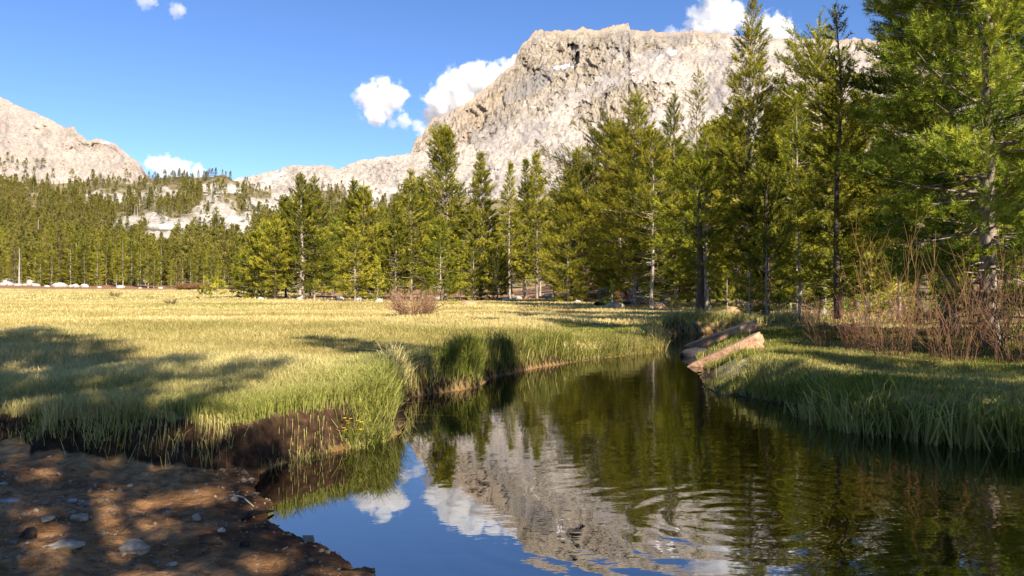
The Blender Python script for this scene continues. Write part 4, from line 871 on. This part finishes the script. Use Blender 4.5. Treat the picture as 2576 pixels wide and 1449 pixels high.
for i, (xd, t, hh, lab) in enumerate([(338, .60, 9, 'left one of two white snags over the long granite slab'), (345, .61, 8, 'right one of two white snags over the long granite slab'), (640, .5, 8, 'white snag on the rocky hillside near the grove'), (95, .42, 8, 'white snag low on the hill above the row'), (560, .72, 7, 'white snag high on the hill under the crest')]):
    x_, y_, z_, _ = [float(np.asarray(v).ravel()[0]) for v in hill_pt(np.array([float(xd)]), np.array([t]))]
    sv, sf = snag(50 + i, hh * 1.6, .32); o = obj('dead_tree', mesh_np('dead_tree', sv, sf, M['deadwood'], smooth=True)); o.location = (x_, y_, z_); tag(o, lab, 'dead tree')
# gravel
def gravel(n):
    import bmesh
    bm = bmesh.new(); bmesh.ops.create_icosphere(bm, subdivisions=1, radius=1.0); V0 = np.array([v.co[:] for v in bm.verts]); F0 = np.array([[v.index for v in f.verts] for f in bm.faces]); bm.free()
    x = g.uniform(-5, .2, n * 4); y = g.uniform(2.2, 6.2, n * 4); sd, be = zones(x, y)
    ok = (sd > .0) & (be > .9) & (g.uniform(size=n * 4) < .12 + .75 * sstep(-.1, .5, fbm(x * 1.1, y * 1.1, oct=3, seed=501)) + .4 * sstep(.5, .1, sd)); x, y = x[ok][:n], y[ok][:n]; n = len(x)
    s = .006 * np.exp(g.normal(0, .5, n)); z = ground_z(x, y)
    sc3 = s[:, None, None] * g.uniform(.6, 1.5, (n, 1, 3)) * np.array([1, 1, .7])
    V = V0[None] * sc3 * (1 + .25 * g.normal(size=(n, len(V0), 1))) + np.stack([x, y, z + s * .3], 1)[:, None]
    F = (F0[None] + (np.arange(n) * len(V0))[:, None, None]).reshape(-1, 3)
    tag(obj('gravel', mesh_np('gravel', V.reshape(-1, 3), F, M['gravel'])), 'pale gravel scattered over the bare brown shore', 'gravel', kind='stuff')
gravel(2600)
# pine litter on the shore
n = 5000; x = g.uniform(-5, .2, n); y = g.uniform(2.2, 6.2, n); sd, be = zones(x, y); ok = (sd > .05) & (be > .9) & (fbm(x * 1.5, y * 1.5, oct=2, seed=511) > -.1); x, y = x[ok], y[ok]; n = len(x)
a = g.uniform(0, 6.28, n); ln_ = g.uniform(.02, .07, n); wq = .0015; z = ground_z(x, y) + .004
V = np.stack([np.stack([x - np.sin(a) * wq, y + np.cos(a) * wq, z], 1), np.stack([x + np.sin(a) * wq, y - np.cos(a) * wq, z], 1), np.stack([x + np.cos(a) * ln_, y + np.sin(a) * ln_, z + .008 * g.normal(size=n) + .006], 1)], 1).reshape(-1, 3)
tag(obj('pine_litter', mesh_np('pine_litter', V, np.arange(n * 3).reshape(-1, 3), M['twig_tan'], dict(tone=np.repeat(g.uniform(0, 1, n), 3)))), 'dry pine needles and straw littering the bare shore', 'litter', kind='stuff')

# ------------------------------------------------------------------ willows
def willow(seed, h, w, n, mat, twigs=5, upright=.6, thick=.006):
    g = np.random.default_rng(seed); W = Parts()
    for _ in range(n):
        a = g.uniform(0, 6.28); ro = w * .5 * math.sqrt(g.uniform(0, 1)) * .45; p = np.array([math.cos(a) * ro, math.sin(a) * ro, -.05])
        a2 = a + g.normal(0, .5); out_ = (w * .5 - ro) * g.uniform(.3, 1.05); hh = h * g.uniform(.35, 1.08) * (1 - .35 * (out_ / (w * .5)) ** 2)
        s = np.linspace(0, 1, 6)[:, None]
        B = p + np.array([math.cos(a2), math.sin(a2), 0]) * out_ * s ** (1.0 if g.uniform() < .5 else 1.5) + np.array([0, 0, 1.]) * hh * s ** .9 + g.normal(0, .04 * h, (6, 3)) * s
        t0 = g.uniform(.1, .7)
        V, F = tube(B, np.linspace(thick, thick * .35, 6), 3); W.add(V, F, np.repeat(np.clip(t0 + np.linspace(-.1, .25, 6), 0, 1), 3))
        for _ in range(int(g.integers(max(1, twigs - 2), twigs + 3))):
            t = g.uniform(.3, .95) * 5; i = min(int(t), 4); q = B[i] + (B[i + 1] - B[i]) * (t - i); d = unit(B[i + 1] - B[i] + g.normal(0, .5 * np.linalg.norm(B[i + 1] - B[i]), 3)) * g.uniform(.10, .32) * h
            TB = q + d * np.linspace(0, 1, 3)[:, None] + np.array([0, 0, .04 * h]) * np.linspace(0, 1, 3)[:, None] ** 2
            V, F = tube(TB, np.linspace(thick * .5, thick * .25, 3), 3); W.add(V, F, min(1, t0 + .25))
    V, F, A = W.get(); return mesh_np('willow_shrub', V, F, M[mat], dict(tone=A))
def shrub(seed, x, y, h, w, n, mat, label, group=None, **kw):
    o = obj('willow_shrub', willow(seed, h, w, n, mat, **kw)); o.location = (x, y, gz1(x, y)); return tag(o, label, 'willow', group)
Y = 32; shrub(1, (1042 - 1288) / K * Y, Y, 1.2, 2.5, 150, 'twig_bush', 'round leafless red-brown willow alone on the dry meadow', twigs=6, thick=.012)
for i, xd in enumerate([458, 474, 490, 506, 520]):
    Y = 214 + (i % 2) * 2; shrub(10 + i, (xd - 1288) / K * Y, Y, 1.9, 3.6, 160, 'twig_orange', 'rusty orange willow of the far low hedge, ' + ['left end', 'second from its left end', 'middle of the hedge', 'second from its right end', 'right end'][i], 'rusty willow hedge at the far meadow edge', twigs=5, thick=.05)
for i, (xd, Y, h, w, lab) in enumerate([(430, 60, .5, 1.2, 'low grey-brown willow scrub at the left of the meadow'), (290, 110, .9, 2.2, 'tiny bare willow far out on the left meadow'), (1345, 40, .35, 1.8, 'low brown scrub on the meadow near the stream spit'), (1420, 36, .3, 1.4, 'lowest brown scrub between spit and grove')]):
    shrub(20 + i, (xd - 1288) / K * Y, Y, h, w, 70, 'twig_tan', lab, thick=.012)
wl = [(2010, 17.5, 1.1, .9, 26, 'twig_red', 'few red willow stems leaning at the left end of the thicket'), (2080, 14.5, 1.25, 1.0, 60, 'twig_tan', 'thin tan willow right of the leaning red stems'), (2170, 13.2, 1.25, 1.2, 90, 'twig_red', 'dense red-brown willow left of the thicket middle'), (2240, 11.6, 1.2, 1.1, 90, 'twig_tan', 'tan willow in the front of the thicket middle'),
      (2330, 12.6, 1.5, 1.3, 100, 'twig_red', 'tall red-brown willow before the big near pine'), (2400, 10.9, 1.2, 1.1, 90, 'twig_tan', 'tan willow right of the thicket middle, near the bank'), (2480, 11.8, 1.5, 1.2, 100, 'twig_red', 'red-brown willow hiding the foot of the big near pine'), (2560, 10.6, 1.5, 1.2, 90, 'twig_tan', 'tan willow at the right picture edge'), (2540, 12.8, 1.8, 1.3, 80, 'twig_red', 'tall red willow behind the edge one')]
for i, (xd, Y, h, w, n, mt, lab) in enumerate(wl):
    shrub(40 + i, (xd - 1288) / K * Y, Y, h * .9, w, int(n * .46), mt, lab, 'willow thicket on the right bank', twigs=5, thick=.006)
for i, (xd, Y, h, w, n, lab) in enumerate([(2230, 11.8, 2.1, 1.3, 7, 'long orange willow wands rising left of the pale trunk'), (2340, 11.3, 2.0, 1.5, 8, 'long orange willow wands before the pale trunk'), (2450, 11.5, 1.9, 1.3, 6, 'long orange willow wands right of the pale trunk')]):
    shrub(60 + i, (xd - 1288) / K * Y, Y, h, w, n, 'twig_orange', lab, 'orange willow wands over the thicket', twigs=8, thick=.005)

# ------------------------------------------------------------------ driftwood, twigs, logs, flowers
def stick(name, pts, radii, mat, label, cat, sides=6):
    pts = np.array(pts); n = 14; t = np.linspace(0, len(pts) - 1, n); P = np.stack([np.interp(t, range(len(pts)), pts[:, k]) for k in range(3)], 1); rd = np.interp(t, range(len(radii)), radii) if len(radii) == len(pts) else np.linspace(radii[0], radii[-1], n)
    gg = np.random.default_rng(int(abs(pts.sum()) * 1000) % 9999); P[1:-1] += gg.normal(0, float(np.mean(rd)) * .3, (n - 2, 3)); V, F = tube(P, rd * gg.uniform(.8, 1.2, n), sides)
    o = obj(name, mesh_np(name, V, F, M[mat], smooth=True)); return tag(o, label, cat)
p3 = lambda xd, yd, z: (*ON(xd, yd, z), z)
stick('driftwood', [p3(800, 1432, .0), p3(870, 1436, .012), p3(945, 1432, .014)], [.008, .013, .014], 'black_wood', 'black waterlogged stick lying in the water at the bottom edge', 'driftwood')
stick('driftwood', [p3(612, 1306, .05), p3(640, 1290, .03), p3(690, 1283, .012)], [.008, .016, .006], 'black_wood', 'dark wet driftwood at the waterline beside the arched twig', 'driftwood')
stick('twig', [p3(560, 1258, .06), p3(585, 1243, .11), p3(612, 1248, .10), p3(640, 1272, .04)], [.004, .005, .005, .003], 'deadwood', 'arched white twig on the shore near the water', 'twig')
stick('twig', [p3(505, 1362, .045), p3(560, 1366, .05)], [.008, .006], 'bark_dark', 'short dark stick on the wet mud', 'twig')
for a, b, r, mt, lab in [((1500, 745, 58), (1640, 752, 62), .22, 'bark_dark', 'fallen dark log in front of the red trunked pine'), ((1560, 735, 66), (1680, 738, 70), .2, 'deadwood', 'fallen pale log behind the dark one'), ((2050, 806, 22), (2240, 800, 24), .06, 'bark_dark', 'thin fallen branch on the grass behind the willows')]:
    P = []
    for xd, yd, Y in (a, b): X = (xd - 1288) / K * Y; P.append((X, Y, gz1(X, Y) + r * .7))
    stick('fallen_log', [P[0], tuple((np.array(P[0]) + P[1]) / 2), P[1]], [r, r * .9, r * .7], mt, lab, 'log', 8)
# yellow flowers at the bank corner
fx, fy = ON(888, 1105, .06); fl = empty('flower_plant', (fx, fy, gz1(fx, fy))); tag(fl, 'small plant with yellow blossoms at the bank corner above the water', 'flower')
W = Parts(); Pm = Parts(); gg = np.random.default_rng(3)
for _ in range(16):
    a = gg.uniform(0, 6.28); hh = gg.uniform(.10, .24); top = np.array([math.cos(a) * .07, math.sin(a) * .05, hh]); V, F = tube(np.array([[0, 0, 0], top * .5 + [0, 0, .02], top]), [.003, .002, .002], 3); W.add(V, F, .3)
    for k in range(5):
        b = k * 1.2566 + gg.uniform(0, .3); d = np.array([math.cos(b), math.sin(b), .25]); e = np.array([-math.sin(b), math.cos(b), 0])
        Pm.add(np.array([top, top + d * .011 + e * .006, top + d * .018, top + d * .011 - e * .006]), np.array([[0, 1, 2, 3]]))
V, F, A = W.get(); obj('stems', mesh_np('stems', V, F, M['grass'], dict(tone=.95 + 0 * A, rnd=A)), fl); V, F, A = Pm.get(); obj('blossoms', mesh_np('blossoms', V, F, M['petal']), fl)
